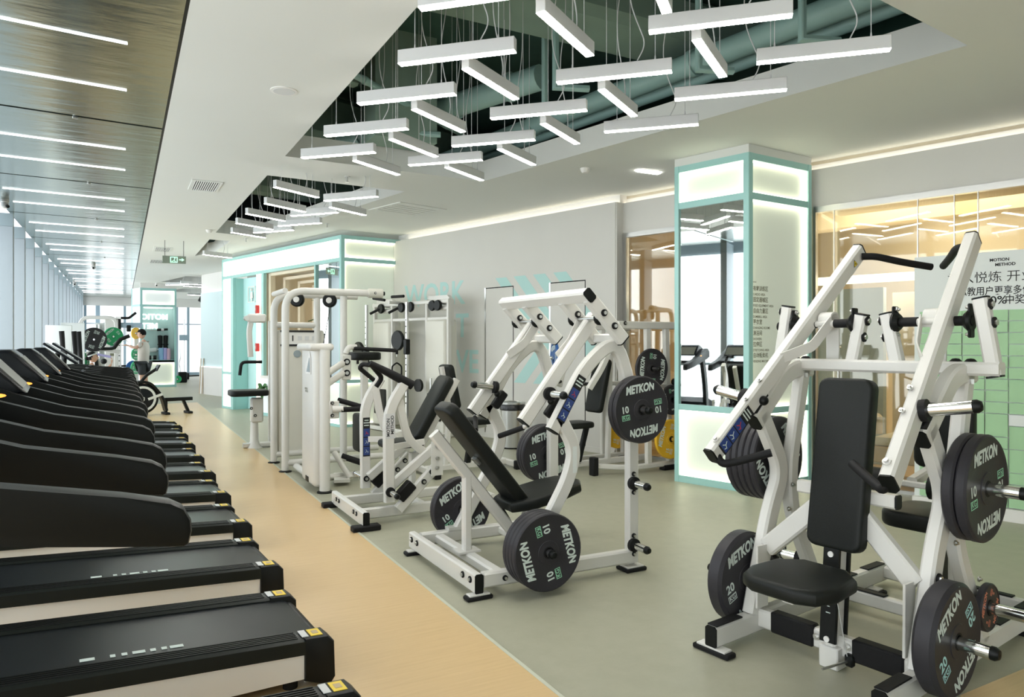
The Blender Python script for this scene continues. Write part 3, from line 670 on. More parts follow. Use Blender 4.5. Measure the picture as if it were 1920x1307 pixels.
# hanging exit sign
t = thing('exit_sign', 'green running-man exit sign with right arrow hanging from the ceiling', 'sign', (.86, 14.9, 3.0), radians(-8))
b = B(); b.box((0, 0, 0), (.40, .025, .14), bev=.004); obj('plate', b, 'exit_plate', t)
for sx in (-.16, .16):
    b = B(); b.rod([(sx, 0, .07), (sx, 0, .36)], .005, 6); obj('hanger', b, 'black_plastic', t)
b = B(); ring(b, (-.07, -.016, -.055), X3, Z3, .13, .11, .016, (0, .004, 0)); obj('door_pictogram', b, 'exit_glow', t, flat=True)
b = B(); b.ball((.01, -.015, .028), .011, (1, .2, 1)); obj('figure_head', b, 'exit_glow', t)
b = B(); b.tube(fil([(.012, -.015, .015), (-.005, -.015, -.012), (.022, -.015, -.028), (.008, -.015, -.048)], .006), .004, .011, (0, 1, 0)); obj('figure_body', b, 'exit_glow', t)
b = B(); b.tube([(-.005, -.015, -.012), (-.03, -.015, -.03), (-.045, -.015, -.024)], .004, .009, (0, 1, 0)); obj('figure_leg', b, 'exit_glow', t)
b = B(); b.prism([(.085, -.014, -.008), (.13, -.014, -.008), (.13, -.014, -.03), (.175, -.014, .002), (.13, -.014, .034), (.13, -.014, .012), (.085, -.014, .012)], (0, -.003, 0)); obj('arrow', b, 'exit_glow', t, flat=True)
t = tag(obj('recessed_lamp', B().box((5.17, 6.35, 3.352), (.3, .06, .012)), 'lamp_glow'), 'short recessed ceiling lamp right behind the lit pillar', 'light')

# ------------------------------------------------------------------ poster stand with green cards
PC = 6.97; ps0, ps1 = s_of(6.173, 3.91), s_of(6.173, 3.91)-3.4
ps = thing('promotion_board', 'white promotion board with Chinese slogan above rows of green cards', 'board', tuple(wp(PC, ps0, 0)))
def pbox(name, c0, c1, s0, s1, z0, z1, m, bev=0):
    o = wbox(name, c0, c1, s0, s1, z0, z1, m, ps, bev); o.data.transform(MX.Translation(-ps.location)); return o
pbox('panel', PC, PC+.06, ps1, ps0, .08, 2.2, 'paper_white'); pbox('base', PC-.06, PC+.22, ps1, ps0, 0, .10, 'wall_white')
pr = V(ps.location)
def ptext(body, s, z, size, **kw): text(body, wp(PC-.002, s, z)-pr, -D, Z3, size, 'ink_black', ps, **kw)
sv = lambda x, y: s_of(x, y)
px_s = lambda px: 1.899-(px-1782)*.0038
ptext('MOTION', px_s(1858), 2.128, .034, bold=.03, align='LEFT'); ptext('METHOD', px_s(1868), 2.088, .034, bold=.03, align='LEFT')
ptext('加入悦炼 开业', px_s(1776), 1.985, .100, bold=-.004, align='LEFT'); ptext('私教用户更享多倍', px_s(1798), 1.872, .079, bold=.007, align='LEFT', sx=.82)
ptext('100%', px_s(1831), 1.795, .092, bold=.01, align='LEFT', sx=1.12); ptext('中奖', px_s(1886), 1.795, .083, bold=.007, align='LEFT', sx=.82)
rnd = random.Random(4); cw = .165
for ci in range(20):
    s0 = ps0-.045-ci*cw; z = 1.72
    while z > .14:
        hgt = rnd.choice((.095, .095, .19)); hgt = min(hgt, z-.105)
        c = PC-.012-rnd.random()*.02; m = 'green_card' if rnd.random() > .03 else 'paper_white'
        q = [wp(c, s0-cw+.005, z-hgt+.004)-pr, wp(c, s0-.003, z-hgt+.004)-pr, wp(c+rnd.random()*.008, s0-.003, z-.003)-pr, wp(c+.002, s0-cw+.005, z-.003)-pr]
        b = B(); b.prism(q, N*.012); obj('card', b, m, ps, flat=True); z -= hgt

# ------------------------------------------------------------------ far right wall with leaning boards
wf = wbox('wall_right_far', 7.64, 7.9, s_of(2.36, 20.76)-1.6, s_of(1.98, 22.2), .76, 2.84, 'wall_cool')
wbox('wall_right_far_dado', 7.60, 7.9, s_of(2.36, 20.76)-1.6, s_of(1.98, 22.2), 0, .76, 'wall_white'); wbox('wall_right_far_head', 7.66, 7.9, s_of(2.36, 20.76)-1.6, s_of(1.98, 22.2), 2.84, 3.36, 'wall_white')
wbox('ledge_lamp', 7.605, 7.63, s_of(2.36, 20.76)-1.5, s_of(1.98, 22.1), .762, .775, 'sign_glow', wf); wbox('cove_lamp', 7.63, 7.655, s_of(2.36, 20.76)-1.5, s_of(1.98, 22.1), 2.845, 2.86, 'sign_glow', wf)
for i, x in enumerate((1.9, 1.965)):
    b = B(); b.tube([(x, 21.9-.02*i, .01), (x+.05, 21.94, 1.0)], .05, .022, (0, 1, 0)); tag(obj('wooden_board', b, 'wood_light'), 'thin wooden board leaning on the end of the far pale wall, %s' % ('left one' if i == 0 else 'right one'), 'board')

# ------------------------------------------------------------------ steel bin
t = thing('waste_bin', 'round brushed steel bin with black liner beside the grey wall doors', 'bin', (4.73, 8.72, 0))
b = B(); b.lathe([(0, 0), (.17, 0), (.17, .02)], n=28); obj('foot', b, 'black_plastic', t)
b = B(); b.lathe([(.165, .02), (.165, .60), (.155, .60)], n=32); obj('body', b, 'steel', t)
b = B(); b.lathe([(.168, .52), (.178, .53), (.178, .585), (.168, .60), (.145, .60), (.14, .4), (0, .38)], n=28); obj('liner', b, 'bag_black', t)
b = B(); b.lathe([(.17, .60), (.18, .605), (.18, .63), (.16, .635), (.15, .62)], n=32); obj('rim', b, 'steel', t)
# ------------------------------------------------------------------ weight plates
PM = {}
def plate_mesh(r, th, hub=.026):
    k = (r, th)
    if k in PM: return PM[k]
    b = B(); e = th*.18; h = th/2
    pr = [(hub, -h), (r*.30, -h), (r*.31, -h+.003), (r*.88, -h+.003), (r*.91, -h), (r-e, -h), (r, -h+e), (r, h-e), (r-e, h), (r*.91, h), (r*.88, h-.003), (r*.31, h-.003), (r*.30, h), (hub, h), (hub, -h)]
    b.lathe(pr, n=48); bmesh.ops.remove_doubles(b.bm, verts=b.bm.verts, dist=1e-5); bmesh.ops.recalc_face_normals(b.bm, faces=b.bm.faces)
    me = bpy.data.meshes.new('weight_plate'); b.bm.to_mesh(me); b.bm.free(); me.shade_smooth(); me.set_sharp_from_angle(angle=radians(30)); PM[k] = me
    return me
def weight_plate(c, nrm, label, r=.222, th=.036, m='plate_black', kg='10', ink='ink_green', word='ink_white', spin=0, face=True, group=None, brand=True):
    me = plate_mesh(r, th)
    if (r, th, m) not in PM: q = me.copy(); q.materials.append(MAT[m]); PM[(r, th, m)] = q
    o = link('weight_plate', PM[(r, th, m)]); tag(o, label, 'weight plate', group)
    n = V(nrm).normalized(); up = V((0, 0, 1)); x = up.cross(n).normalized()
    o.matrix_world = frame_mx(c, x, n.cross(x)) @ MX.Rotation(radians(spin), 4, 'Z')
    b = B(); b.lathe([(.026, th/2+.001), (.034, th/2+.001), (.036, th/2-.002)], n=20); obj('hub_ring', b, 'black_rubber', o)
    if face:
        z = th/2+.0005-.003
        for s in (1, -1): text('METKON', (0, s*r*.63, z), X3*s, Y3*s, r*.335, word, o, 'brand_lettering', bold=.045, shear=.22, sx=.76)
        for s in (1, -1): text(kg, (-s*r*.62, s*r*.09, z), X3*s, Y3*s, r*.27, 'ink_white' if ink == 'ink_green' else ink, o, 'weight_mark', bold=.03); text('KG', (-s*r*.62, -s*r*.13, z), X3*s, Y3*s, r*.155, ink, o, 'unit_mark', bold=.02)
        for s in (1, -1): b = B(); ring(b, (-r*.76*s, -r*.215*s, z), (s, 0, 0), (0, s, 0), r*.28, r*.16, r*.016, (0, 0, .0008)); obj('mark_frame', b, ink, o, flat=True)
    return o
def horn(parent, p, q, r=.024, collar=True, cap=True, name='horn'):
    p, q = V(p), V(q); d = (q-p).normalized()
    b = B(); b.cyl(p, q, r, n=18); h = obj(name, b, 'chrome', parent)
    if collar: b = B(); b.cyl(p-d*.005, p+d*.022, r*1.75, n=18); obj('collar', b, 'black_rubber', h)
    if cap: b = B(); b.lathe([(0, .018), (r*.7, .014), (r*1.02, 0), (r*1.02, -.015), (r*.9, -.015)], q, 16, d); obj('end_cap', b, 'black_plastic', h)
    return h
def bolt(parent, p, d, r=.016, m='black_rubber'):
    p, d = V(p), V(d).normalized()
    b = B(); b.cyl(p, p+d*.007, r, n=14); o = obj('bolt_washer', b, m, parent)
    b = B(); b.cyl(p+d*.006, p+d*.016, r*.55, n=8); obj('bolt_head', b, 'steel', o)
def endcap(parent, p, d, w, h, side, m='black_plastic'):
    p, d = V(p), V(d).normalized(); b = B(); b.sweep([p-d*.002, p+d*.006], rrect(w*1.02, h*1.02), side); obj('end_cap', b, m, parent)
def pad(name, parent, poly, vec, m='black_vinyl', bev=.022):
    b = B(); b.prism(poly, vec, bev, 3); return obj(name, b, m, parent)
def rr2(w, h, c, n=4):
    out = []
    for sx, sy, a0 in ((1, 1, 0), (-1, 1, 90), (-1, -1, 180), (1, -1, 270)):
        for i in range(n+1):
            a = radians(a0+90*i/n); out.append((sx*(w/2-c)+c*cos(a), sy*(h/2-c)+c*sin(a)))
    return out
def padrect(name, parent, c, u, v, w, h, th, c_=.04, m='black_vinyl', bev=.018, taper=1):
    """rounded pad: centre of the back face, axes u, v, thickness along u x v"""
    c, u, v = V(c), V(u).normalized(), V(v).normalized(); n = u.cross(v)
    return pad(name, parent, [c+u*(a*(1-(1-taper)*(.5+b_/h)))+v*b_ for a, b_ in rr2(w, h, c_)], n*th, m, bev)
def decal(parent, o, x, y, w, h, kind='figures', name='instruction_decal'):
    """small printed sign: centre o, x across, y up"""
    o, x, y = V(o), V(x).normalized(), V(y).normalized(); n = x.cross(y)
    b = B(); b.prism([o+x*(a*w/2)+y*(c*h/2) for a, c in ((-1, -1), (1, -1), (1, 1), (-1, 1))], n*.0012); d = obj(name, b, {'figures': 'ink_black', 'plain': 'paper_white'}.get(kind, 'decal_yellow'), parent, flat=True)
    if kind == 'figures':
        for i in range(3):
            cy = -h/2+h*.14+h*.235*i; p = o+y*cy+n*.0014
            b = B(); b.prism([p+x*(a*w*.43)+y*(c*h*.105) for a, c in ((-1, -1), (1, -1), (1, 1), (-1, 1))], n*.0008); q = obj('picture', b, 'decal_blue', d, flat=True)
            b = B(); r = w*.3; b.tube([p+n*.001+x*(-.6*r)+y*(-.8*r), p+n*.001+x*(.1*r)+y*(-.1*r), p+n*.001+x*(-.3*r)+y*(.7*r)], .001, w*.06, n); b2 = B()
            obj('figure', b, 'ink_white' if i < 2 else 'red', d, flat=True)
            b2.tube([p+n*.001+x*(.1*r)+y*(-.1*r), p+n*.001+x*(.8*r)+y*(-.4*r), p+n*.001+x*(.5*r)+y*(-1.0*r)], .001, w*.06, n); obj('figure', b2, 'ink_white' if i < 2 else 'red', d, flat=True)
        for i in range(3):
            p = o+y*(h*(.30+.065*i))+n*.0014; b = B(); ww = (.36, .42, .30)[i]; b.prism([p+x*(a*w*ww)+y*(c*h*.014) for a, c in ((-1, -1), (1, -1), (1, 1), (-1, 1))], n*.0006); obj('print_line', b, 'ink_white', d, flat=True)
    elif kind == 'warning':
        b = B(); b.prism([o+n*.0014+x*(a*w)+y*(c*h) for a, c in ((-.12, -.2), (.12, -.2), (.0, .22))], n*.0006); obj('symbol', b, 'ink_black', d, flat=True)
    return d
def warn_tri(parent, o, x, y, s):
    o, x, y = V(o), V(x).normalized(), V(y).normalized(); n = x.cross(y)
    b = B(); b.prism([o+x*s+y*0, o-x*s*.5+y*s*.87, o-x*s*.5-y*s*.87], n*.0012); d = obj('warning_sticker', b, 'ink_black', parent, flat=True); s *= .78
    b = B(); b.prism([o+n*.0013+x*s, o+n*.0013-x*s*.5+y*s*.87, o+n*.0013-x*s*.5-y*s*.87], n*.0008); obj('sticker_fill', b, 'decal_yellow', d, flat=True); s *= .4
    b = B(); b.prism([o+n*.0022+x*s, o+n*.0022-x*s*.5+y*s*.87, o+n*.0022-x*s*.5-y*s*.87], n*.0006); obj('sticker_symbol', b, 'ink_black', d, flat=True)
def feet(parent, spots, d=(.14, .06)):
    for x, y in spots:
        b = B(); b.box((x, y, .012), (d[0], d[1], .024), bev=.006); f = obj('foot_pad', b, 'black_rubber', parent)
        b = B(); b.box((x, y, .028), (d[0]*.8, d[1]*.8, .010), bev=.002); obj('foot_plate', b, 'white_paint', f)

# ------------------------------------------------------------------ machine 1: incline chest press (centre)
M2 = thing('incline_press', 'white plate-loaded incline press with high crossbar and reclined black bench', 'gym machine', (2.3, 4.16, 0))
def w2(p, s=0): return V((p[0]-2.3, s, p[1]))
WP = 'white_paint'
for s in (-.48, .48):
    n = 'left' if s > 0 else 'right'
    b = B(); b.tube([w2((1.80, .10), s), w2((2.86, .09), s)], .06, .085); f = obj('side_rail', b, WP, M2)
    b = B(); b.tube(fil([w2((2.86, .05), s), w2((2.86, 1.13), s), w2((2.735, 1.475), s), w2((2.50, 1.305), s), w2((2.265, .92), s)], .30, 8), .055, .082); a = obj('arch_tube', b, WP, M2)
    endcap(a, w2((2.265, .92), s), V((-.235, 0, -.385)), .055, .082, (0, 1, 0))
    b = B(); b.tube(fil([w2((2.315, 1.0), s), w2((2.43, .80), s), w2((2.38, .62), s), w2((2.06, .10), s)], .16, 7), .055, .082); obj('curved_leg', b, WP, M2)
    b = B(); b.tube([w2((1.90, .12), s), w2((2.02, .36), s), w2((1.985, .36), s)], .01, .05) if 0 else b.box((2.06-2.3, s, .15), (.13, .07, .02)); obj('gusset', b, WP, M2)
    o = -1 if s < 0 else 1
    for z in (.557, .166):
        if s < 0: horn(M2, w2((2.85, z), s-.03), w2((2.85, z), s-.175)); [bolt(M2, w2((2.855, z+dz), s-.0275), (0, -1, 0), .015) for dz in (.058, -.058)]
    if s > 0: horn(M2, w2((2.85, .585), s+.03), w2((2.85, .585), s+.2))
    horn(M2, w2((2.85, 1.03), s+.03*o), w2((2.85, 1.03), s+.19*o), collar=False)
    horn(M2, w2((2.13, .255), s+.03*o), w2((2.13, .255), s+.235*o), collar=False)
    bolt(M2, w2((1.93, .10), s-.03), (0, -1, 0))
    feet(M2, [(2.86-2.3, s)], (.16, .12)); feet(M2, [(1.77-2.3, s*1.02)], (.16, .07))
    # crossbar legs, one pair per side, and the bearing stub on the arch
    for q in (s+.05*o, s-.24*o):
        b = B(); b.tube([w2((2.50, 1.72), q), w2((2.755, 1.465), q)], .055, .085); l = obj('hanger_leg', b, WP, M2); endcap(l, w2((2.755, 1.465), q), (.7, 0, -.7), .055, .085, (0, 1, 0))
        if (q < 0) == (q == s+.05*o and s < 0) or q == s-.24*o:
            for t_ in (.35, .66): bolt(M2, w2((2.50+.255*t_, 1.72-.255*t_), q-.029), (0, -1, 0), .022)
        b = B(); b.lathe([(.0, -.02), (.032, -.02), (.045, -.006), (.045, .006), (.0, .006)], w2((2.60, 1.60), q+(.03 if q < s-.1*o*o else .03)), 14, (0, 1, 0)); obj('bearing', b, 'black_plastic', M2)
    b = B(); b.tube([w2((2.74, 1.475), s+.05*o), w2((2.74, 1.475), s-.24*o)], .05, .06, (1, 0, 0)); obj('bearing_stub', b, WP, M2)
    # swing lever
    ly = s-.12*o
    b = B(); b.tube([w2((2.655, 1.615), ly), w2((2.135, .965), ly)], .055, .085); L = obj('lever', b, WP, M2); endcap(L, w2((2.135, .965), ly), (-.52, 0, -.65), .055, .085, (0, 1, 0))
    b = B(); b.rod([w2((2.60, 1.60), s+.03*o), w2((2.60, 1.60), s-.22*o)], .016); obj('pivot_axle', b, 'steel', M2)
    b = B(); b.tube(fil([w2((2.60, 1.58), ly+.085*(-o)), w2((2.52, 1.45), ly+.07*(-o)), w2((2.40, 1.36), ly+.03*(-o))], .03), .008, .06, (0, 1, 0)); obj('lever_strap', b, WP, L)
    horn(L, w2((2.30, 1.135), ly-.03), w2((2.30, 1.135), ly-.20)) if s < 0 else horn(L, w2((2.30, 1.135), ly-.03), w2((2.12, 1.16), ly-.05))
    b = B(); b.box(w2((2.345, 1.045), ly), (.06, .05, .13), rot=MX.Rotation(radians(38), 3, 'Y'), bev=.008); obj('stop_bumper', b, 'black_rubber', L)
    b = B(); b.ball(w2((2.31, 1.09), ly-.035), .022); obj('knob', b, 'black_plastic', L)
    h0 = w2((2.16, .95), ly); b = B(); b.rod([h0, h0+V((-.012, -.03*o, -.02))], .014); obj('handle_stem', b, WP, L)
    b = B(); b.rod([h0+V((-.012, -.02*o, -.018)), h0+V((-.09, -.19*o, -.085))], .017); obj('handle_grip', b, 'black_rubber', L)
b = B(); b.tube([w2((2.485, 1.735), -.555), w2((2.485, 1.735), .555)], .085, .06, (.7, 0, -.7)); c = obj('crossbar', b, WP, M2); endcap(c, w2((2.485, 1.735), -.555), (0, -1, 0), .085, .06, (.7, 0, -.7))
b = B(); b.tube([w2((1.77, .085), -.50), w2((1.77, .085), .56)], .05, .11, (1, 0, 0)); c = obj('front_beam', b, WP, M2); endcap(c, w2((1.77, .085), -.5), (0, -1, 0), .05, .11, (1, 0, 0))
for y in (-.44, -.34, .40, .50): bolt(c, (1.745-2.3, y, .10), (-1, 0, 0), .019)
b = B(); b.tube([w2((1.93, .095), -.45), w2((1.93, .095), .45)], .07, .06, (1, 0, 0)); obj('cross_beam', b, WP, M2)
b = B(); b.tube([w2((2.42, .095), -.45), w2((2.42, .095), .45)], .07, .05, (1, 0, 0)); obj('cross_beam', b, WP, M2)
b = B(); b.tube([w2((1.925, .12)), w2((1.925, .60))], .055, .055); obj('bench_post', b, WP, M2)
b = B(); b.box((1.925-2.3, 0, .13), (.15, .11, .012)); obj('post_base', b, WP, M2)
b = B(); b.tube([w2((1.70, .885)), w2((2.27, .19)), w2((2.40, .12))], .05, .07); obj('bench_rail', b, WP, M2)
b = B(); b.rod([w2((2.18, .40), .08), w2((2.32, .17), .08)], .02); obj('gas_strut', b, 'black_plastic', M2)
dn = V((.57, 0, -.695)).normalized(); nn = V((.695, 0, .57)).normalized()
cpad = w2((1.99, .69))+nn*.015
pad('back_pad', M2, [cpad+V((0, a, 0))+dn*b_ for a, b_ in rr2(.25, .86, .055)], nn*.085)
b = B(); b.box(tuple(cpad+dn*.0-nn*.012), (.05, .06, .02), rot=MX.Rotation(radians(50), 3, 'Y')); obj('pad_bracket', b, 'steel', M2)
su = V((.95, 0, .17)).normalized(); sn = V((-.17, 0, .95)).normalized(); sc_ = w2((2.46, .405))
pad('seat', M2, [sc_+V((0, q[0], 0))+su*q[1] for q in ((-.12, -.28), (.12, -.28), (.20, -.16), (.20, .1), (.16, .24), (.08, .29), (-.08, .29), (-.16, .24), (-.20, .1), (-.20, -.16))], sn*.07)
b = B(); b.tube([w2((2.30, .20)), w2((2.42, .40))], .05, .06); obj('seat_post', b, WP, M2)
for s, yy in ((-.48, -.0285),):
    dirv = V((.235, 0, .385)).normalized(); decal(M2, w2((2.385, 1.11), s+yy-.0005), V((dirv.z, 0, -dirv.x)), dirv, .062, .31)
    decal(M2, w2((2.41, .74), s+yy-.0005), X3, Z3, .03, .16, 'plain', 'maker_plate')
warn_tri(M2, w2((2.24, 1.15), .36-.0285), X3, Z3, .024)
nY = (0, -1, 0); ctr = 4.16
for i in range(4): weight_plate((2.13, 3.64-.0375*(i+.4), .255), nY, 'black plate on the low front peg of the incline press, %s' % ('outermost' if i == 3 else ORD[i]+' from frame'), spin=-75, face=(i == 3))
for i in range(2): weight_plate((2.13, 4.69+.0375*(1-i), .265), nY, 'black plate on the far low peg of the incline press, %s' % ('front one' if i == 1 else 'rear one'), spin=32, face=(i == 1))
for i in range(3): weight_plate((2.85, 4.70+.0375*(2-i), .60), nY, 'black plate on the far rear post of the incline press, %s' % ('nearest seat' if i == 2 else ('middle' if i == 1 else 'farthest')), spin=14, face=(i == 2))
for i in range(2): weight_plate((2.85, 3.62-.045*i, 1.03), nY, 'black plate high on the near rear post of the incline press, %s' % ('outer one' if i == 1 else 'inner one'), spin=8, face=(i == 1), r=.21)
# ------------------------------------------------------------------ machine 2: lever press in the right foreground
A1 = atan2(.14500, .98943)
M1 = thing('lever_press', 'large white plate-loaded lever press in the right foreground with tall black back pad', 'gym machine', (2.49, 2.125, 0), A1)
def w1(t, s, z): return V((t, s, z))
m1w = MX.Translation((2.49, 2.125, 0)) @ MX.Rotation(A1, 4, 'Z')
for o in (1, -1):
    s = .39*o
    b = B(); b.tube([w1(-.02, s, .078), w1(1.63, s, .078)], .06, .10); f = obj('side_rail', b, WP, M1); endcap(f, w1(-.02, s, .078), (-1, 0, 0), .06, .10, (0, 1, 0))
    b = B(); b.box((.085, s, .131), (.20, .055, .008), bev=.003); obj('grip_tape', b, 'black_rubber', f)
    feet(M1, [(.0, s)], (.07, .20)); feet(M1, [(1.40, s)], (.07, .22))
    for x_ in (1.16, 1.48):
        b = B(); b.box((x_, s, .131), (.20, .055, .008), bev=.003); obj('grip_tape', b, 'black_rubber', f)
    b = B(); b.tube(fil([w1(.80, s, 1.315), w1(.60, s, 1.31), w1(.315, s, 1.055)], .28, 8), .06, .09); a = obj('arch_tube', b, WP, M1); endcap(a, w1(.315, s, 1.055), (-.285, 0, -.255), .06, .09, (0, 1, 0))
    b = B(); b.tube(fil([w1(.36, s, 1.10), w1(.55, s, .80), w1(.44, s, .60), w1(.29, s, .12)], .17, 8), .06, .09); obj('front_leg', b, WP, M1)
    b = B(); b.tube(fil([w1(.74, s, 1.315), w1(.615, s, .80), w1(.63, s, .58), w1(.90, s, .10)], .22, 8), .06, .075); obj('rear_leg', b, WP, M1)
    for t_, z in ((.505, .74), (.47, .62), (.71, .42), (.79, .27)): bolt(M1, w1(t_+.09, s-.03, z-.02), (0, -1, 0), .012, 'steel')
    bolt(M1, w1(.40, s-.031, .48), (0, -1, 0), .022)
    b = B(); b.tube([w1(.315, s-.045*o, .46), w1(.31, s-.045*o, .16)], .012, .09); obj('gusset', b, WP, M1)
    b = B(); b.tube([w1(.37, s-.04*o, .44), w1(.40, .05*o, .73)], .055, .09, (1, 0, 0)); obj('diagonal_brace', b, WP, M1)
    # uprights carrying the bearings
    for so, zt, lean in ((.46, 1.64, .055), (.06, 1.585, .05)):
        q = so*o; qb = q+lean*o if so > .2 else q+lean*o
        b = B(); b.tube([w1(.72, qb, 1.345 if so < .2 else 1.305), w1(.72, q, zt)], .055, .06, (1, 0, 0)) ; u = obj('bearing_post', b, WP, M1)
        endcap(u, w1(.72, q, zt), (0, -lean*o, zt-1.345), .055, .06, (1, 0, 0))
        if so > .2: endcap(u, w1(.72, qb, 1.305), (0, lean*o, -.3), .055, .06, (1, 0, 0))
        inn = -1 if so > .2 else 1; inn *= o
        b = B(); c0 = w1(.72, q+.032*inn, 1.545); b.lathe([(0, 0), (.045, 0), (.05, .012), (.034, .03), (.0, .03)], c0, 16, (0, inn, 0)); bb = obj('bearing', b, 'black_plastic', M1)
        e = B(); e.box(tuple(c0+V((0, .006*inn, 0))), (.05, .012, .15), bev=.004); obj('flange', e, 'black_plastic', bb)
        for dz in (.06, -.06):
            bolt(bb, c0+V((0, .012*inn, dz)), (0, inn, 0), .012, 'steel')
            zb = (1.575 if so > .2 else 1.515)+dz*.66; bolt(u, w1(.72, q+lean*o*(zt-zb)/(zt-1.345)-.0295*inn, zb), (0, -inn, 0), .024)
    b = B(); b.cyl(w1(.72, .43*o, 1.545), w1(.72, .30*o, 1.545), .022); b2 = B(); b2.cyl(w1(.72, .09*o, 1.545), w1(.72, .20*o, 1.545), .022); obj('axle', b, 'black_rubber', M1); obj('axle', b2, 'black_rubber', M1)
    b = B(); b.cyl(w1(.72, .20*o, 1.545), w1(.72, .30*o, 1.545), .017); obj('axle_sleeve', b, WP, M1)
    # lever arm
    top, bot = w1(1.115, .28*o, 1.95), w1(.008, .41*o, .917); dv = (top-bot).normalized()
    b = B(); b.tube([bot, top], .058, .088, (0, 1, 0)); L = obj('lever', b, WP, M1); endcap(L, bot, -dv, .058, .088, (0, 1, 0)); endcap(L, top, dv, .058, .088, (0, 1, 0))
    mid = bot+(top-bot)*.655
    b = B(); b.tube(fil([w1(.46, .335*o, 1.37), w1(.60, .25*o, 1.43), w1(.72, .215*o, 1.56)], .03), .008, .055, (0, 1, 0)); obj('lever_strap', b, WP, L)
    b = B(); b.tube(fil([w1(.80, .255*o, 1.34), w1(.80, .255*o, 1.60), w1(.72, .255*o, 1.60), w1(.72, .255*o, 1.52)], .04), .07, .012, (0, 1, 0)); obj('stop_hook', b, WP, M1)
    hb = bot+(top-bot)*.25
    horn(L, hb+V((0, .032*o, 0)), hb+V((.02, .225*o, .03)), .026)
    for tt in (.215, .30): bolt(L, bot+(top-bot)*tt+V((-.035, -.018*o, .035)), (-.68, 0, .73), .012, 'steel')
    bolt(L, bot+(top-bot)*.04+V((-.03, -.01*o, .034)), (-.68, 0, .73), .016, WP)
    b = B(); b.box(tuple(w1(.36, .392*o, 1.135)), (.06, .05, .14), rot=MX.Rotation(radians(46), 3, 'Y'), bev=.006); obj('stop_bumper', b, 'black_rubber', M1)
    b = B(); b.ball(hb+V((.03, -.04*o, -.01)), .024); obj('knob', b, 'black_plastic', L)
    b = B(); b.rod(fil([bot+V((.02, -.01*o, .01)), bot+V((.03, -.035*o, -.04)), bot+V((.075, -.10*o, -.02)), w1(.155, .19*o, .945)], .05), .019, 12); obj('lower_handle', b, 'black_rubber', L)
    b = B(); b.rod(fil([top+V((-.03, -.03*o, -.035)), w1(1.13, .20*o, 1.915), w1(1.26, .12*o, 1.885), w1(1.40, .03*o, 1.86)], .05), .019, 12); obj('upper_handle', b, 'black_rubber', L)
    horn(M1, w1(.325, s+.03*o, .27), w1(.325, s+.265*o, .27), .026, cap=True)
    horn(M1, w1(.61, s+.04*o, .84), w1(.61, s+.27*o, .84), .026)
    horn(M1, w1(.80, s+.04*o, .285), w1(.80, s+.29*o, .285), .026)
    if o > 0:
        d0 = bot+(top-bot)*.115; decal(L, d0+V((0, -.0305, 0)), V((dv.z, -.09, -dv.x)), dv, .07, .27)
        warn_tri(L, bot+(top-bot)*.925+V((0, -.031, 0)), X3, Z3, .024)
b = B(); b.tube([w1(.72, -.54, 1.335), w1(.72, .54, 1.335)], .075, .06, (1, 0, 0)); cb = obj('crossbar', b, WP, M1)
for y in (-.42, -.36, .36, .42):
    b = B(); b.cyl(w1(.72, y, 1.29), w1(.72, y, 1.268), .014, n=6); obj('nut', b, 'steel', cb); b = B(); b.lathe([(.026, .0), (.014, .012), (0, .014)], w1(.72, y, 1.366), 14); obj('bolt_cap', b, 'black_rubber', cb)
b = B(); b.tube([w1(.33, -.375, .10), w1(.33, .375, .10)], .05, .09, (1, 0, 0)); ct1 = obj('cross_tube', b, WP, M1)
for y in (-.22, .18):
    b = B(); b.box((.325, y, .105), (.062, .22, .10), bev=.008); obj('grip_tape', b, 'black_rubber', ct1)
for y in (-.09, .055): bolt(ct1, (.305, y, .11), (-1, 0, 0), .016, 'steel')
for x_ in (1.045, 1.575):
    b = B(); b.tube([w1(x_, -.375, .085), w1(x_, .375, .085)], .05, .07, (1, 0, 0)); rb = obj('rear_beam', b, WP, M1)
    for y in (-.2, .2):
        e = B(); e.box((x_, y, .1235), (.045, .2, .008), bev=.003); obj('grip_tape', e, 'black_rubber', rb)
# second seat at the back of the same frame
b = B(); b.tube([w1(1.33, -.04, .10), w1(1.33, -.04, .50)], .05, .10); sp2 = obj('rear_seat_post', b, 'black_plastic', M1)
for i in range(7):
    e = B(); e.box(tuple(w1(1.279, -.04, .2+.035*i)), (.002, .012, .012)); obj('scale_mark', e, 'ink_white', sp2, flat=True)
b = B(); b.tube([w1(1.05, -.04, .09), w1(1.57, -.04, .09)], .05, .06); obj('rear_spine', b, WP, M1)
pad('rear_seat', M1, [w1(1.20+a, -.04+q, .50) for a, q in rr2(.40, .36, .1)], (0, 0, .085))
b = B(); b.tube([w1(1.36, -.04, .5), w1(1.36, -.04, .57), w1(1.40, -.04, .60)], .1, .03, (0, 1, 0)); obj('seat_bracket', b, 'black_plastic', M1)
b = B(); b.tube([w1(1.46, -.04, .10), w1(1.46, -.04, 1.02)], .09, .07); obj('rear_column', b, 'cream_paint', M1)
pad('rear_pad', M1, [w1(1.425, -.04+a, .95+q) for a, q in rr2(.30, .36, .05)], (-.07, 0, 0))
b = B(); b.tube([w1(1.02, -.3, .735), w1(1.02, .22, .735)], .03, .03, (1, 0, 0)); obj('roller_bar', b, WP, M1)
for y in (-.30, .04):
    b = B(); b.cyl(w1(1.02, y, .735), w1(1.02, y+.17, .735), .062); obj('thigh_roller', b, 'black_vinyl', M1)
b = B(); b.tube([w1(1.44, -.04, .82), w1(1.02, -.04, .745)], .05, .05); obj('roller_arm', b, WP, M1)
b = B(); b.tube([w1(.31, -.02, .05), w1(.36, -.02, .62)], .05, .075, (0, 1, 0)); sp = obj('seat_post', b, WP, M1)
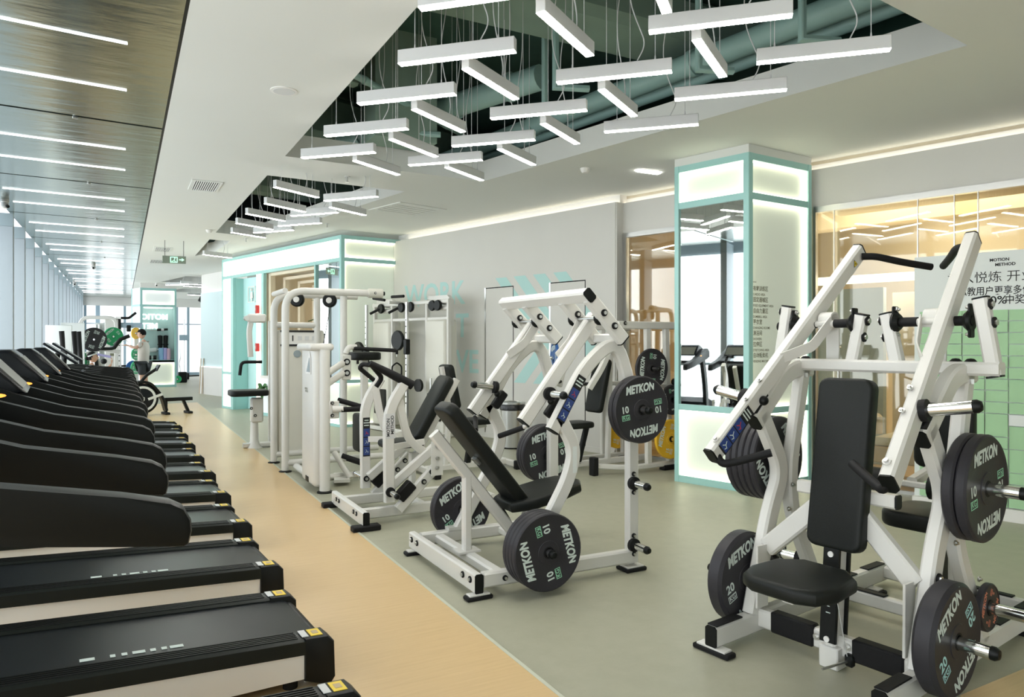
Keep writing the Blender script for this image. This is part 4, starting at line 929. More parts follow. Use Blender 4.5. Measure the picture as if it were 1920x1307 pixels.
b = B(); b.tube([w1(.266, -.02, .12), w1(.304, -.02, .53)], .075, .02, (0, 1, 0)); sl = obj('scale_plate', b, 'black_plastic', sp)
b = B(); b.tube([w1(.355, -.02, .12), w1(.393, -.02, .53)], .075, .02, (0, 1, 0)); obj('rear_plate', b, 'black_plastic', sp)
for z in (.135, .505): b = B(); q = w1(.2555+.038*(z-.12)/.41, -.02, z); b.cyl(q, q+V((-.006, 0, 0)), .013, n=14); obj('screw', b, 'wall_white', sl)
for i in range(8):
    z = .25+.028*i; q = w1(.2550+.038*(z-.12)/.41, -.02, z); b = B(); b.box(tuple(q), (.002, .012 if i % 2 else .02, .004)); obj('scale_mark', b, 'ink_white', sl, flat=True)
b = B(); b.box((.31, -.02, .05), (.09, .09, .1), bev=.006); obj('post_foot', b, WP, M1)
b = B(); b.tube([w1(.46, -.02, .70), w1(.46, -.02, 1.15)], .06, .05, (0, 1, 0)); obj('pad_rail', b, WP, M1)
b = B(); b.tube([w1(.42, -.25, .76), w1(.42, .21, .76)], .05, .06, (1, 0, 0)); q = obj('pad_beam', b, WP, M1); endcap(q, w1(.42, -.25, .76), (0, -1, 0), .05, .06, (1, 0, 0))
pu = V((.115, 0, .75)).normalized(); pn = V((-pu.z, 0, pu.x))
pc = w1(.37, -.02, .905)-pn*.055
pad('back_pad', M1, [pc+V((0, a, 0))+pu*c_ for a, c_ in rr2(.255, .77, .045)], pn*.075, bev=.016)
sc1 = w1(-.03, -.055, .425)
pad('seat', M1, [sc1+V((q[0], q[1], 0)) for q in ((.22, -.10), (.22, .10), (.13, .185), (-.05, .195), (-.15, .16), (-.19, .10), (-.19, -.10), (-.15, -.17), (-.05, -.205), (.13, -.185))], (0, 0, .065))
b = B(); b.tube([w1(-.1, -.055, .405), w1(.30, -.055, .405)], .06, .05); obj('seat_bracket', b, WP, M1)
b = B(); b.box((.12, -.055, .385), (.08, .07, .08), bev=.01); obj('seat_slider', b, 'black_plastic', M1)
b = B(); b.rod([w1(.29, -.10, .055), w1(.15, -.06, .045)], .006, 8); pp = obj('pull_pin', b, 'steel', M1); b = B(); b.box((.295, -.105, .06), (.03, .04, .055), bev=.008); obj('pin_handle', b, 'black_plastic', pp)
b = B(); b.rod([w1(.10, -.15, .40), w1(.28, -.10, .08)], .002, 6); obj('pin_cable', b, 'lamp_body', M1)
def p1(t, s, z): return m1w @ V((t, s, z))
n1r = (m1w.to_3x3() @ V((0, -1, 0)))
weight_plate(p1(.325, .475, .275), n1r, 'black 20 kg bumper plate at the front left foot of the lever press', r=.225, th=.085, kg='20', ink='ink_white', spin=20)
weight_plate(p1(.325, -.485, .275), n1r, 'black 20 kg bumper plate nearest the camera by the right foot of the lever press', r=.225, th=.085, kg='20', ink='ink_aqua', spin=33)
for i in range(2): weight_plate(p1(.61, -.455-.05*i, .84), n1r, 'black plate at waist height right of the lever press, %s' % ('outer one' if i else 'inner one'), th=.046, r=.225, spin=8, face=bool(i))
for i in range(5): weight_plate(p1(.61, .46+.036*(4-i), .84), n1r, 'black plate among five left of the lever press backrest, %s from its frame' % ORD[4-i], spin=-52, face=(i == 4), th=.034)
weight_plate(p1(.80, -.455, .285), n1r, 'small black 5 kg plate with red lettering on the rear right peg', r=.105, th=.03, kg='5', ink='ink_red', word='ink_red', spin=68)
weight_plate(p1(.80, .60, .285), n1r, 'small black plate on the rear left peg between the lever press legs', r=.105, th=.03, kg='5', ink='ink_white', spin=120)

# ------------------------------------------------------------------ machine 3: low row with two curved arms
M3 = thing('row_machine', 'white plate-loaded row machine with two curved upright arms left of the incline press', 'gym machine', (1.65, 5.87, 0))
def w3(p, s): return V((p[0]-1.65, s, p[1]))
b = B(); b.tube([w3((1.65, .085), -.47), w3((1.65, .085), .47)], .05, .11, (1, 0, 0)); c = obj('front_beam', b, WP, M3); endcap(c, w3((1.65, .085), -.47), (0, -1, 0), .05, .11, (1, 0, 0))
for y in (-.30, -.22, .22, .30): bolt(c, (-.026, y, .10), (-1, 0, 0), .018)
for y in (-.46, .46):
    b = B(); b.box((0, y, .022), (.22, .09, .044), bev=.008); obj('rubber_foot', b, 'black_rubber', M3)
for o in (-1, 1):
    s = .27*o
    b = B(); b.tube([w3((1.67, .085), s), w3((2.85, .085), s)], .05, .085); obj('side_rail', b, WP, M3)
    a = .32*o
    b = B(); b.tube(fil([w3((1.885, .17), a), w3((1.875, .90), a), w3((2.02, 1.13), a)], .22, 8), .055, .085); arm = obj('swing_arm', b, WP, M3)
    b = B(); b.tube(fil([w3((1.97, 1.03), a-.02*o), w3((2.01, .80), a-.02*o), w3((2.07, .64), a-.04*o), w3((2.22, .53), a-.06*o)], .12, 6), .03, .065); obj('curved_link', b, WP, M3)
    b = B(); b.tube(fil([w3((1.90, .60), a-.03*o), w3((2.02, .60), a-.10*o), w3((2.20, .63), a-.03*o)], .06), .05, .012, (0, 0, 1)); obj('flat_link', b, WP, M3)
    b = B(); b.tube([w3((1.96, .10), a), w3((2.30, .43), a)], .05, .085); obj('lower_brace', b, WP, M3)
    b = B(); b.tube([w3((1.90, .27), a-.05*o), w3((2.30, .58), a-.05*o)], .05, .075); obj('upper_brace', b, WP, M3)
    b = B(); b.box(tuple(w3((2.02, .245), a)), (.16, .075, .09), rot=MX.Rotation(radians(-44), 3, 'Y'), bev=.008); obj('stop_bumper', b, 'black_rubber', M3)
    b = B(); b.prism([w3(q, .38*o) for q in ((2.22, .64), (2.32, .64), (2.32, .36), (2.22, .36))], (0, .012*o, 0)); pl = obj('pivot_plate', b, WP, M3)
    for z in (.60, .50, .42): bolt(pl, w3((2.27, z), .38*o-(.0 if o > 0 else .012)), (0, -1, 0), .016, 'steel')
    for q in ((2.17, .31), (2.24, .385)): bolt(M3, w3(q, a-.0285), (0, -1, 0), .022)
    horn(arm, w3((1.884, .254), a+.028*o), w3((1.865, .26), a+.25*o), .022)
    bolt(arm, w3((1.884, .254), a-.028), (0, -1, 0), .026)
    # handles
    h0 = w3((2.03, 1.12), a)
    if o < 0:
        b = B(); b.rod([h0+V((.05, 0, -.02)), h0+V((-.12, 0, .07)), w3((1.725, 1.285), a+.0)], .03, 12, scale=[1.3, 1.15, .8]); obj('handle_grip', b, 'black_rubber', arm)
        b = B(); b.rod(fil([w3((1.725, 1.285), a), w3((1.86, 1.16), a+.10), w3((1.815, 1.09), a+.12)], .04), .02, 10); obj('handle_grip', b, 'black_rubber', arm)
    else:
        b = B(); b.rod(fil([h0+V((-.05, 0, -.02)), w3((1.83, 1.225), a), w3((1.85, 1.26), a-.02), w3((1.97, 1.24), a-.12)], .04), .02, 10); obj('handle_grip', b, 'black_rubber', arm)
decal(M3, w3((1.885, .62), .32-.0285), X3, Z3, .062, .34)
b = B(); b.prism([w3(q, -.32-.0285) for q in ((1.845, .68), (1.925, .68), (1.925, .88), (1.845, .88))], (0, -.001, 0)); lp = obj('name_decal', b, 'lamp_body', M3, flat=True)
text('MOTION', w3((1.868, .77), -.32-.030), Z3, -X3, .036, 'ink_black', lp, bold=.02); text('METHOD', w3((1.902, .79), -.32-.030), Z3, -X3, .036, 'ink_black', lp, bold=.02)
b = B(); b.tube([w3((2.2, .42), 0), w3((2.62, 1.12), 0)], .05, .06); obj('pad_post', b, WP, M3)
pv = V((.37, 0, .62)).normalized(); pq = V((-pv.z, 0, pv.x)); c3 = w3((2.40, .86), 0)
pad('chest_pad', M3, [c3+V((0, a, 0))+pv*q for a, q in rr2(.26, .62, .06)], pq*.08)
b = B(); b.tube([w3((2.2, .10), 0), w3((2.2, .50), 0)], .055, .055); obj('seat_post', b, WP, M3)
pad('seat', M3, [w3((2.10, .56), 0)+V((a, q, 0)) for a, q in rr2(.36, .30, .08)], (0, 0, .06))
for z in (.095,): b = B(); b.tube([w3((2.2, z), -.27), w3((2.2, z), .27)], .06, .06, (1, 0, 0)); obj('cross_beam', b, WP, M3); b = B(); b.tube([w3((2.83, z), -.3), w3((2.83, z), .3)], .05, .08, (1, 0, 0)); obj('rear_beam', b, WP, M3)
feet(M3, [(2.83-1.65, -.27), (2.83-1.65, .27)])

# ------------------------------------------------------------------ benches behind
def seat_bench(name, label, loc, rz, lean=.25, sh=.50, back=(.58, .62), roller=False):
    t = thing(name, label, 'bench', loc, rz)
    b = B(); b.tube([(-.5, 0, .06), (.55, 0, .06)], .06, .07); obj('spine', b, WP, t)
    for x, w_ in ((-.5, .5), (.55, .6)):
        b = B(); b.tube([(x, -w_/2, .055), (x, w_/2, .055)], .05, .07, (1, 0, 0)); q = obj('cross_foot', b, WP, t)
        for s in (-1, 1):
            e = B(); e.box((x, s*w_/2, .05), (.075, .07, .10), bev=.008); obj('foot_cap', e, 'black_rubber', q)
    b = B(); b.tube([(.02, 0, .08), (-.05, 0, sh-.03)], .055, .07); p = obj('seat_post', b, 'black_plastic', t)
    for i in range(5):
        e = B(); e.cyl((.0-.01*i, -.031, .2+.05*i), (.0-.01*i, -.034, .2+.05*i), .008, n=8); obj('pin_hole', e, 'steel', p)
    b = B(); b.tube([(.30, 0, .08), (.20+lean*.3, 0, sh+.15), (.20+lean, 0, sh+back[0])], .05, .06); obj('back_post', b, WP, t)
    b = B(); b.tube([(-.22, 0, sh-.02), (.25, 0, sh-.06)], .05, .05); obj('seat_rail', b, WP, t)
    pad('seat', t, [V((-.06+a, q, sh)) for a, q in rr2(.42, .30, .09)], V((0, 0, .065)))
    v = V((lean, 0, back[0])).normalized(); n = V((-v.z, 0, v.x)); c = V((.20+lean*.55, 0, sh+.10+back[0]*.5))
    pad('back_pad', t, [c+V((0, a, 0))+v*q for a, q in rr2(.28, back[1], .05)], n*.07)
    if roller:
        for s in (-1, 1):
            b = B(); b.cyl((-.1, .03*s, sh+.18), (-.1, .2*s, sh+.18), .06); obj('roller', b, 'black_vinyl', t)
        b = B(); b.tube([(.2, 0, sh+.18), (-.12, 0, sh+.18)], .03, .03); obj('roller_arm', b, WP, t)
    return t
seat_bench('shoulder_bench', 'white bench with slim black back pad between the row machine and the incline press', (3.46, 7.42, 0), radians(184), .14, .52, (.66, .50))

# ------------------------------------------------------------------ chest press rack by the pillar
M5 = thing('chest_press', 'white plate-loaded chest press with yellow plates between the grey wall and the lit pillar', 'gym machine', (4.95, 6.75, 0), radians(3))
def w5(p, s): return V((p[0]-4.95, s, p[1]))
for o in (-1, 1):
    s = .40*o
    b = B(); b.tube([w5((4.72, 1.64), s), w5((5.56, 1.64), s)], .055, .085); tb = obj('top_beam', b, WP, M5)
    bolt(tb, w5((4.80, 1.66), s-.028), (0, -1, 0), .022)
    for x0, x1 in ((5.14, 5.26), (5.42, 5.58)):
        b = B(); b.tube([w5((x0, 1.60), s), w5((x1-.10, .10), s)], .055, .075); obj('upright', b, WP, M5)
    b = B(); b.tube(fil([w5((4.52, .10), s*.6), w5((4.9, .07), s), w5((5.54, .07), s)], .3), .055, .07, (0, 0, 1)); obj('base_tube', b, WP, M5)
    b = B(); b.tube([w5((4.70, .95), s), w5((5.5, .95), s)], .05, .05); obj('mid_beam', b, WP, M5)
    b = B(); b.tube(fil([w5((4.75, 1.62), s*.9), w5((4.55, 1.2), s*.9), w5((4.42, .95), s*.7)], .2), .05, .07); lv = obj('press_arm', b, WP, M5)
    b = B(); b.rod([w5((4.44, 1.0), s*.7), w5((4.30, 1.0), s*.45)], .018); obj('grip', b, 'black_rubber', lv)
    horn(M5, w5((5.14, 1.16), s+.03*o), w5((5.14, 1.16), s+.2*o)); horn(M5, w5((5.46, .80), s+.03*o), w5((5.46, .80), s+.12*o)); horn(M5, w5((5.42, .36), s+.03*o), w5((5.42, .36), s+.2*o))
    horn(M5, w5((5.52, 1.0), s-.03), w5((5.52, 1.0), s-.19), .022) if o < 0 else horn(lv, w5((4.6, 1.26), s), w5((4.40, 1.27), s+.1), .022)
    b = B(); b.box(tuple(w5((5.46, .03), s)), (.2, .09, .06), bev=.008); obj('rubber_foot', b, 'black_rubber', M5)
b = B(); b.tube([w5((4.4, .09), 0), w5((5.5, .09), 0)], .05, .07); obj('spine', b, WP, M5)
b = B(); b.box(tuple(w5((4.50, .10), -.26)), (.07, .09, .2), bev=.008); obj('rubber_foot', b, 'black_rubber', M5); b = B(); b.box(tuple(w5((4.50, .10), .26)), (.07, .09, .2), bev=.008); obj('rubber_foot', b, 'black_rubber', M5)
b = B(); b.tube([w5((4.48, .10), 0), w5((4.60, .50), 0)], .05, .06); obj('seat_post', b, 'black_plastic', M5)
pad('seat', M5, [w5((4.42, .50), 0)+V((a, q, 0)) for a, q in rr2(.42, .32, .09)], (0, 0, .065))
v = V((.12, 0, .5)).normalized(); n = V((-v.z, 0, v.x)); c = w5((4.80, .95), 0)
pad('back_pad', M5, [c+V((0, a, 0))+v*q for a, q in rr2(.28, .62, .05)], n*.07)
b = B(); b.tube([w5((4.90, .1), 0), w5((4.95, 1.62), 0)], .055, .06); obj('back_post', b, WP, M5)
b = B(); b.tube([w5((5.25, 1.64), -.4), w5((5.25, 1.64), .4)], .055, .06, (1, 0, 0)); obj('cross_beam', b, WP, M5); b = B(); b.tube([w5((5.5, .95), -.4), w5((5.5, .95), .4)], .055, .06, (1, 0, 0)); obj('cross_beam', b, WP, M5)
weight_plate((5.47, 6.30, .80), nY, 'small black plate half hidden behind the high plate of the incline press', r=.17, th=.035, kg='5', spin=100)
weight_plate((5.16, 6.28, 1.16), nY, 'black 10 kg plate on the chest press left of the lit pillar at shoulder height', spin=-95)
weight_plate((5.44, 6.29, .36), nY, 'yellow plate on the near low peg of the chest press against the lit pillar', m='plate_yellow', kg='15', ink='ink_white', spin=75)
weight_plate((5.40, 7.22, .36), nY, 'yellow plate on the far low peg of the chest press beyond the bench', m='plate_yellow', kg='15', ink='ink_white', spin=75)
weight_plate((4.47, 7.2, 1.24), (-.93, .36, 0), 'blue plate edge-on on the far arm of the chest press', m='plate_blue', kg='20', ink='ink_white', spin=10)
# ------------------------------------------------------------------ treadmills
def make_treadmill(low=False):
    t = thing('treadmill', 'x', 'treadmill', (.72, 0, 0), radians(4.0), 'row of black treadmills along the windows')
    th = radians(3.4); zr = .165
    def dk(x, y, z=0): return V((x, y, zr-x*math.tan(th)+z))
    for o in (-1, 1):
        y = .285*o
        b = B(); b.prism([dk(0, y-.055, -.02), dk(0, y+.055, -.02), dk(0, y+.055, .035), dk(0, y+.04, .045), dk(0, y-.04, .045), dk(0, y-.055, .035)], dk(-1.62, 0)-dk(0, 0), .004, 1); r = obj('side_rail', b, 'rail_rib', t)
        for i in range(5):
            b = B(); yy = y-.034+.017*i; b.prism([dk(-.10, yy-.0045, .0445), dk(-.10, yy+.0045, .0445), dk(-.10, yy+.0035, .049), dk(-.10, yy-.0035, .049)], dk(-1.60, 0)-dk(-.10, 0)); obj('tread_rib', b, 'black_plastic', r, flat=True)
        b = B(); b.prism([dk(.055, y-.06, -.13), dk(.03, y-.06, -.165), dk(-.075, y-.06, -.13), dk(-.075, y-.06, .048), dk(.02, y-.06, .048), dk(.05, y-.06, .02)], (0, .12, 0), .012, 2); e = obj('rear_cap', b, 'black_plastic', t)
        b = B(); b.box(tuple(dk(-.02, y, .0495)), (.05, .075, .002), rot=MX.Rotation(th, 3, 'Y')); st = obj('warning_sticker', b, 'decal_yellow', e, flat=True)
        b = B(); b.box(tuple(dk(-.02, y, .051)), (.026, .035, .001), rot=MX.Rotation(th, 3, 'Y')); obj('sticker_symbol', b, 'ochre', st, flat=True)
        b = B(); b.box(tuple(dk(-.068, y, .0497)), (.028, .075, .002), rot=MX.Rotation(th, 3, 'Y')); obj('notice_sticker', b, 'lamp_body', e, flat=True)
        b = B(); b.prism([dk(-.07, y+.035*o-.008, -.02), dk(-1.6, y+.035*o-.008, -.02), dk(-1.6, y+.035*o-.008, -.20), V((-.07, y+.035*o-.008, .045))], (0, .016, 0)); obj('side_skirt', b, 'skirt_white', t, flat=True)
        # upper arm: one long swept moulding from the grip end up to the console
        ya = .33*o; ox = 0; sh = .03 if o > 0 else 0; prof = [(x-.745+sh, z+.012) for x, z in ((.10+ox, 1.06), (0, 1.083), (-.24, 1.131), (-.43, 1.195), (-.58, 1.262), (-.74, 1.325), (-.86, 1.33), (-.95, 1.27), (-.95, 1.16), (-.82, 1.13), (-.60, 1.105), (-.42, 1.05), (-.24, 1.006), (0, .970), (.128, .948), (.140, .954), (.147, .985), (.145, 1.012), (.130, 1.042))]
        if low: prof = [(x, min(z, 1.035+.14*(-.55-x)) if z > 1.03 and x < -.7 else z) for x, z in prof]; prof = [(x, z-.05 if x < -1.4 else z) for x, z in prof]
        b = B(); b.prism([(x, ya-.04, z) for x, z in prof], (0, .08, 0), .016, 2); a = obj('arm', b, 'black_plastic', t)
        if not low: b = B(); b.ball((-1.255, ya-.036, 1.205), .026, (1.7, .3, .45)); obj('arm_lamp', b, 'amber_glow', a)
        b = B(); b.tube(fil([(-1.42, ya, 1.12), (-1.55, ya, .7), (-1.62, ya, .12)], .2), .07, .14); obj('upright', b, 'black_plastic', t)
    b = B(); b.prism([dk(.005, -.235, .02), dk(-.02, -.235, .03), dk(-1.60, -.235, .03), dk(-1.60, -.235, .0), dk(0, -.235, 0)], (0, .47, 0)); bl = obj('belt', b, 'belt', t)
    for i, (w_, g) in enumerate(((.05, 0), (.018, .085), (.02, .125), (.045, .175), (.02, .225), (.02, .265), (.05, .31))):
        e = B(); e.box(tuple(dk(-.85+g, -.16, .0315)), (w_, .028, .001), rot=MX.Rotation(th, 3, 'Y')); obj('belt_mark', e, 'ink_white', bl, flat=True)
    b = B(); b.cyl(dk(.0, -.235, -.01), dk(.0, .235, -.01), .034); obj('rear_roller', b, 'black_plastic', t)
    b = B(); b.prism([(-1.55, -.33, .10), (-1.55, -.33, .34), (-1.70, -.33, .42), (-1.95, -.33, .36), (-2.02, -.33, .10)], (0, .66, 0), .03, 3); obj('motor_hood', b, 'black_gloss', t)
    if not low:
        b = B(); b.prism([(-1.14, -.30, 1.21), (-1.29, -.30, 1.375), (-1.33, -.30, 1.405), (-1.40, -.30, 1.405), (-1.52, -.30, 1.36), (-1.60, -.30, 1.25), (-1.42, -.30, 1.16)], (0, .60, 0), .025, 3); c = obj('console', b, 'black_gloss', t)
        b = B(); b.prism([(-1.155, -.27, 1.232), (-1.275, -.27, 1.364), (-1.281, -.27, 1.358), (-1.161, -.27, 1.226)], (0, .54, 0)); obj('display', b, 'display_grey', c, flat=True)
    b = B(); b.prism([(-1.08, -.31, 1.06), (-1.25, -.31, 1.10), (-1.30, -.31, 1.06), (-1.12, -.31, 1.03)], (0, .64, 0), .01); obj('control_panel', b, 'pier_grey', t)
    b = B(); b.rod([(-1.12, -.33, 1.10), (-1.12, .33, 1.10)], .022); obj('cross_handle', b, 'black_rubber', t)
    for x in (-.12, -1.85):
        for y in (-.28, .28):
            b = B(); b.cyl((x, y, 0), (x, y, .05 if x > -1 else .12), .03); obj('foot', b, 'black_rubber', t)
    return t
tm, tl = make_treadmill(), make_treadmill(True)
for i in range(10):
    o = tm if i == 0 else tl if i == 6 else copy_tree(tm if i < 6 else tl)
    o.location = (.72, 2.29+1.095*i, 0)
    o['label'] = 'black treadmill in the window row, %s' % ('nearest the camera' if i == 0 else ('lowest and farthest, before the rowing machine' if i == 9 else ORD[i]+' from the camera'))
for i in (6, 7):
    y = 2.29+1.095*i
    t = thing('tablet_screen', 'thin black tilted screen over the far treadmills, %s of two' % ('nearer' if i == 6 else 'farther'), 'screen', (-.56, y, 0))
    b = B(); b.box((0, 0, 1.335), (.36, .34, .025), rot=MX.Rotation(.62, 3, 'Y'), bev=.006); obj('screen', b, 'black_gloss', t); b = B(); b.rod([(-.05, 0, 1.05), (-.03, 0, 1.34)], .025); obj('neck', b, 'black_plastic', t)

# ------------------------------------------------------------------ rowing machine
R = thing('rowing_machine', 'black rowing machine with a white-ringed round fan housing beyond the treadmills', 'rowing machine', (.33, 15.95, 0), radians(12))
b = B(); b.lathe([(0, -.10), (.26, -.10), (.30, -.07), (.30, .07), (.26, .10), (0, .10)], (0, 0, .34), 36, (0, 1, 0)); obj('fan_housing', b, 'black_plastic', R)
b = B(); b.lathe([(.205, -.102), (.21, -.108), (.245, -.108), (.25, -.102)], (0, 0, .34), 40, (0, 1, 0)); obj('white_ring', b, 'paper_white', R)
b = B(); b.lathe([(0, -.112), (.12, -.11), (.2, -.103)], (0, 0, .34), 36, (0, 1, 0)); obj('fan_cover', b, 'black_gloss', R)
b = B(); b.tube(fil([(-.02, -.115, .37), (.03, -.115, .37), (.03, -.115, .31), (-.01, -.115, .31)], .01), .003, .012, (0, 1, 0)); obj('emblem', b, 'paper_white', R)
b = B(); b.tube(fil([(-.33, 0, .28), (-.1, 0, .68), (.15, 0, .66), (.38, 0, .36), (.45, 0, .08)], .2, 8), .22, .05); obj('cowl', b, 'black_plastic', R)
b = B(); b.tube([(.1, -.115, .33), (.36, -.115, .42)], .006, .05); obj('white_stripe', b, 'paper_white', R)
b = B(); b.tube([(.40, 0, .30), (.95, 0, .30)], .12, .07); obj('rail', b, 'black_plastic', R)
for x in (.45, .78):
    b = B(); b.tube([(x, 0, .28), (x+.1*(x > .5), 0, .04)], .10, .05); obj('leg', b, 'black_plastic', R); e = B(); e.box((x+.1*(x > .5), 0, .025), (.09, .34, .05), bev=.01); obj('foot', e, 'black_rubber', R)
b = B(); b.rod([(-.05, 0, .62), (.1, 0, .80), (.28, 0, .92)], .03); obj('monitor_arm', b, 'black_plastic', R)
b = B(); b.box((.29, 0, .94), (.03, .2, .14), rot=MX.Rotation(.5, 3, 'Y'), bev=.01); obj('monitor', b, 'black_gloss', R)

# ------------------------------------------------------------------ selectorised machine with round tubes
M6 = thing('cable_row_machine', 'white round-tube selectorized machine with twin bent posts and black pulleys', 'gym machine', (1.6, 8.0, 0))
def w6(x, y, z): return V((x-1.6, y-8.0, z))
for y, lab in ((8.29, 0), (8.98, 0)):
    b = B(); b.rod(fil([w6(1.605, y, .02), w6(1.605, y, 2.03), w6(2.62, y-.02, 2.03)], .22, 8), .041, 14); p = obj('bent_post', b, WP, M6)
    b = B(); b.lathe([(0, 0), (.07, 0), (.07, .012), (.04, .02)], w6(1.605, y, 0), 18); obj('foot_disc', b, 'black_plastic', p)
    b = B(); b.rod([w6(1.62, y, .10), w6(2.9, y, .10)], .036, 12); obj('base_tube', b, WP, M6)
b = B(); b.rod([w6(2.27, 8.32, .10), w6(2.27, 8.32, 2.0)], .041, 14); obj('front_post', b, WP, M6)
b = B(); b.rod([w6(2.12, 8.98, .10), w6(2.12, 8.98, 2.0)], .041, 14); obj('rear_post', b, WP, M6)
b = B(); b.cyl(w6(2.55, 8.27, 2.03), w6(2.72, 8.27, 2.03), .055); h = obj('head_cap', b, 'cream_paint', M6)
bolt(h, w6(2.62, 8.215, 2.03), (0, -1, 0), .014); b = B(); b.cyl(w6(2.72, 8.27, 2.03), w6(2.75, 8.27, 2.03), .024); obj('end_knob', b, 'black_plastic', h)
b = B(); b.rod([w6(1.605, 8.29, 2.03), w6(1.605, 8.98, 2.03)], .03, 10); b2 = B(); b2.rod([w6(1.62, 8.98, 1.66), w6(2.15, 8.98, 1.66)], .035, 12); obj('cross_tube', b2, WP, M6); obj('cross_tube', b, WP, M6)
for x in (1.80, 2.18):
    b = B(); b.box(tuple(w6(x, 8.75, 1.93)), (.055, .12, .16), bev=.03, seg=3) if 0 else b.lathe([(0, -.03), (.07, -.03), (.085, -.015), (.085, .015), (.07, .03), (0, .03)], w6(x, 8.6, 1.95), 20, (-.5, -.85, 0)); pl = obj('pulley_guard', b, 'black_plastic', M6)
    b = B(); b.lathe([(0, .042), (.034, .04), (.036, .03)], w6(x, 8.6, 1.95), 14, (-.5, -.85, 0)); obj('hub_cap', b, 'wall_white', pl)
b = B(); b.rod([w6(2.18, 8.55, 1.90), w6(2.06, 8.5, 1.32), w6(2.02, 8.45, 1.05)], .004, 6); obj('cable', b, 'black_plastic', M6)
b = B(); b.box(tuple(w6(1.93, 9.05, .85)), (.56, .14, 1.5), bev=.02); q = obj('stack_shroud', b, 'cream_paint', M6)
b = B(); b.box(tuple(w6(1.90, 8.975, 1.50)), (.44, .006, .15)); pc_ = obj('placard', b, 'wall_white', q)
for z in (1.585, 1.415): b = B(); b.box(tuple(w6(1.90, 8.97, z)), (.44, .006, .024)); obj('placard_band', b, 'ink_black', pc_)
for i in range(5):
    b = B(); b.box(tuple(w6(1.74+.085*i, 8.97, 1.50)), (.014 if i < 2 else .05, .005, .07 if i < 2 else .05)); obj('placard_mark', b, 'ink_black' if i < 2 else 'lamp_body', pc_)
b = B(); b.cyl(w6(1.88, 8.985, 1.31), w6(1.88, 8.968, 1.31), .045, n=20); obj('selector_dial', b, 'pier_grey', q)
# near white tower
b = B(); pts = [w6(1.60, 6.98, 0), w6(1.78, 6.98, 0), w6(1.78, 7.52, 0), w6(1.60, 7.52, 0)]
b.box(tuple(w6(1.70, 7.25, .735)), (.17, .54, 1.37), bev=.045, seg=3); tw = obj('front_tower', b, WP, M6)
b = B(); b.rod([w6(1.72, 6.97, .0), w6(1.72, 6.97, 1.38)], .05, 14); p_ = obj('tower_post', b, WP, M6); b = B(); b.lathe([(0, 0), (.075, 0), (.075, .012), (.05, .02)], w6(1.72, 6.97, 0), 18); obj('foot_disc', b, 'black_plastic', p_)
b = B(); b.box(tuple(w6(1.69, 7.25, 1.405)), (.24, .6, .07), bev=.03, seg=3); obj('tower_cap', b, WP, tw)
b = B(); b.prism([w6(1.612, 7.30, 1.23), w6(1.612, 7.12, 1.36), w6(1.612, 7.08, 1.30), w6(1.612, 7.08, 1.14), w6(1.612, 7.30, 1.14)], (-.004, 0, 0)); wdw = obj('tower_window', b, 'wall_white', tw, flat=True); b = B(); b.prism([w6(1.607, 7.24, 1.16), w6(1.607, 7.12, 1.30), w6(1.607, 7.10, 1.16)], (-.003, 0, 0)); obj('window_recess', b, 'pier_grey', wdw, flat=True)
text('MOTION', w6(1.611, 7.28, .99), (0, -1, 0), Z3, .028, 'ink_grey', tw, bold=.02); text('METHOD', w6(1.611, 7.26, .965), (0, -1, 0), Z3, .028, 'ink_grey', tw, bold=.02)
b = B(); b.box(tuple(w6(1.613, 7.25, .10)), (.006, .12, .05)); obj('tower_vent', b, 'black_plastic', tw)
b = B(); b.box(tuple(w6(1.80, 6.95, .80)), (.10, .05, .17), bev=.008); hp = obj('handle_plate', b, WP, M6)
for z in (.745, .865): bolt(hp, w6(1.78, 6.923, z), (0, -1, 0), .017)
b = B(); b.rod([w6(1.78, 6.92, .805), w6(1.88, 6.90, .805)], .03, 12); obj('handle_stem', b, WP, hp)
b = B(); b.rod(fil([w6(1.86, 6.90, .80), w6(2.12, 6.88, .80), w6(1.86, 7.02, .885)], .05, 5), .026, 10); obj('handle_grip', b, 'black_rubber', hp)
b = B(); b.rod([w6(1.72, 7.0, .06), w6(1.72, 8.3, .06)], .036, 12); obj('base_tube', b, WP, M6); b = B(); b.rod([w6(1.75, 7.4, .06), w6(2.85, 7.5, .06)], .036, 12); obj('base_tube', b, WP, M6)
b = B(); b.tube([w6(1.95, 7.2, .05), w6(2.05, 7.6, .05)], .16, .03, (1, 0, 0)); obj('base_plate', b, WP, M6)
b = B(); b.rod([w6(1.95, 7.5, .3), w6(2.05, 7.25, .06)], .03, 10); obj('strut', b, WP, M6)
for dz in (0, .11):
    b = B(); b.rod([w6(1.85, 7.5, 1.0+dz), w6(2.10, 7.7, 1.12+dz)], .035, 12); obj('link_arm', b, WP, M6)
b = B(); b.box(tuple(w6(2.13, 7.70, 1.18)), (.10, .05, .27), bev=.01); lk = obj('link_plate', b, WP, M6)
for dz in (-.06, .06): bolt(lk, w6(2.13, 7.673, 1.18+dz), (0, -1, 0), .036)
b = B(); b.rod(fil([w6(2.13, 7.72, 1.33), w6(2.16, 7.72, 1.40), w6(2.25, 7.74, 1.40)], .05), .03, 10); obj('press_arm', b, WP, M6)
b = B(); b.rod([w6(2.22, 7.72, 1.385), w6(2.66, 7.6, 1.36)], .022, 10); obj('press_grip', b, 'black_rubber', M6)
pad('seat', M6, [w6(2.42, 8.0, 1.25)+V((a, q, 0)) for a, q in rr2(.34, .34, .1)], (0, 0, .09))
b = B(); b.tube([w6(2.42, 8.0, .1), w6(2.42, 8.0, 1.25)], .06, .08); obj('seat_post', b, WP, M6)
pad('back_pad', M6, [w6(2.28, 7.85, .45)+V((0, a, q)) for a, q in rr2(.30, .42, .06)], (.08, 0, 0))
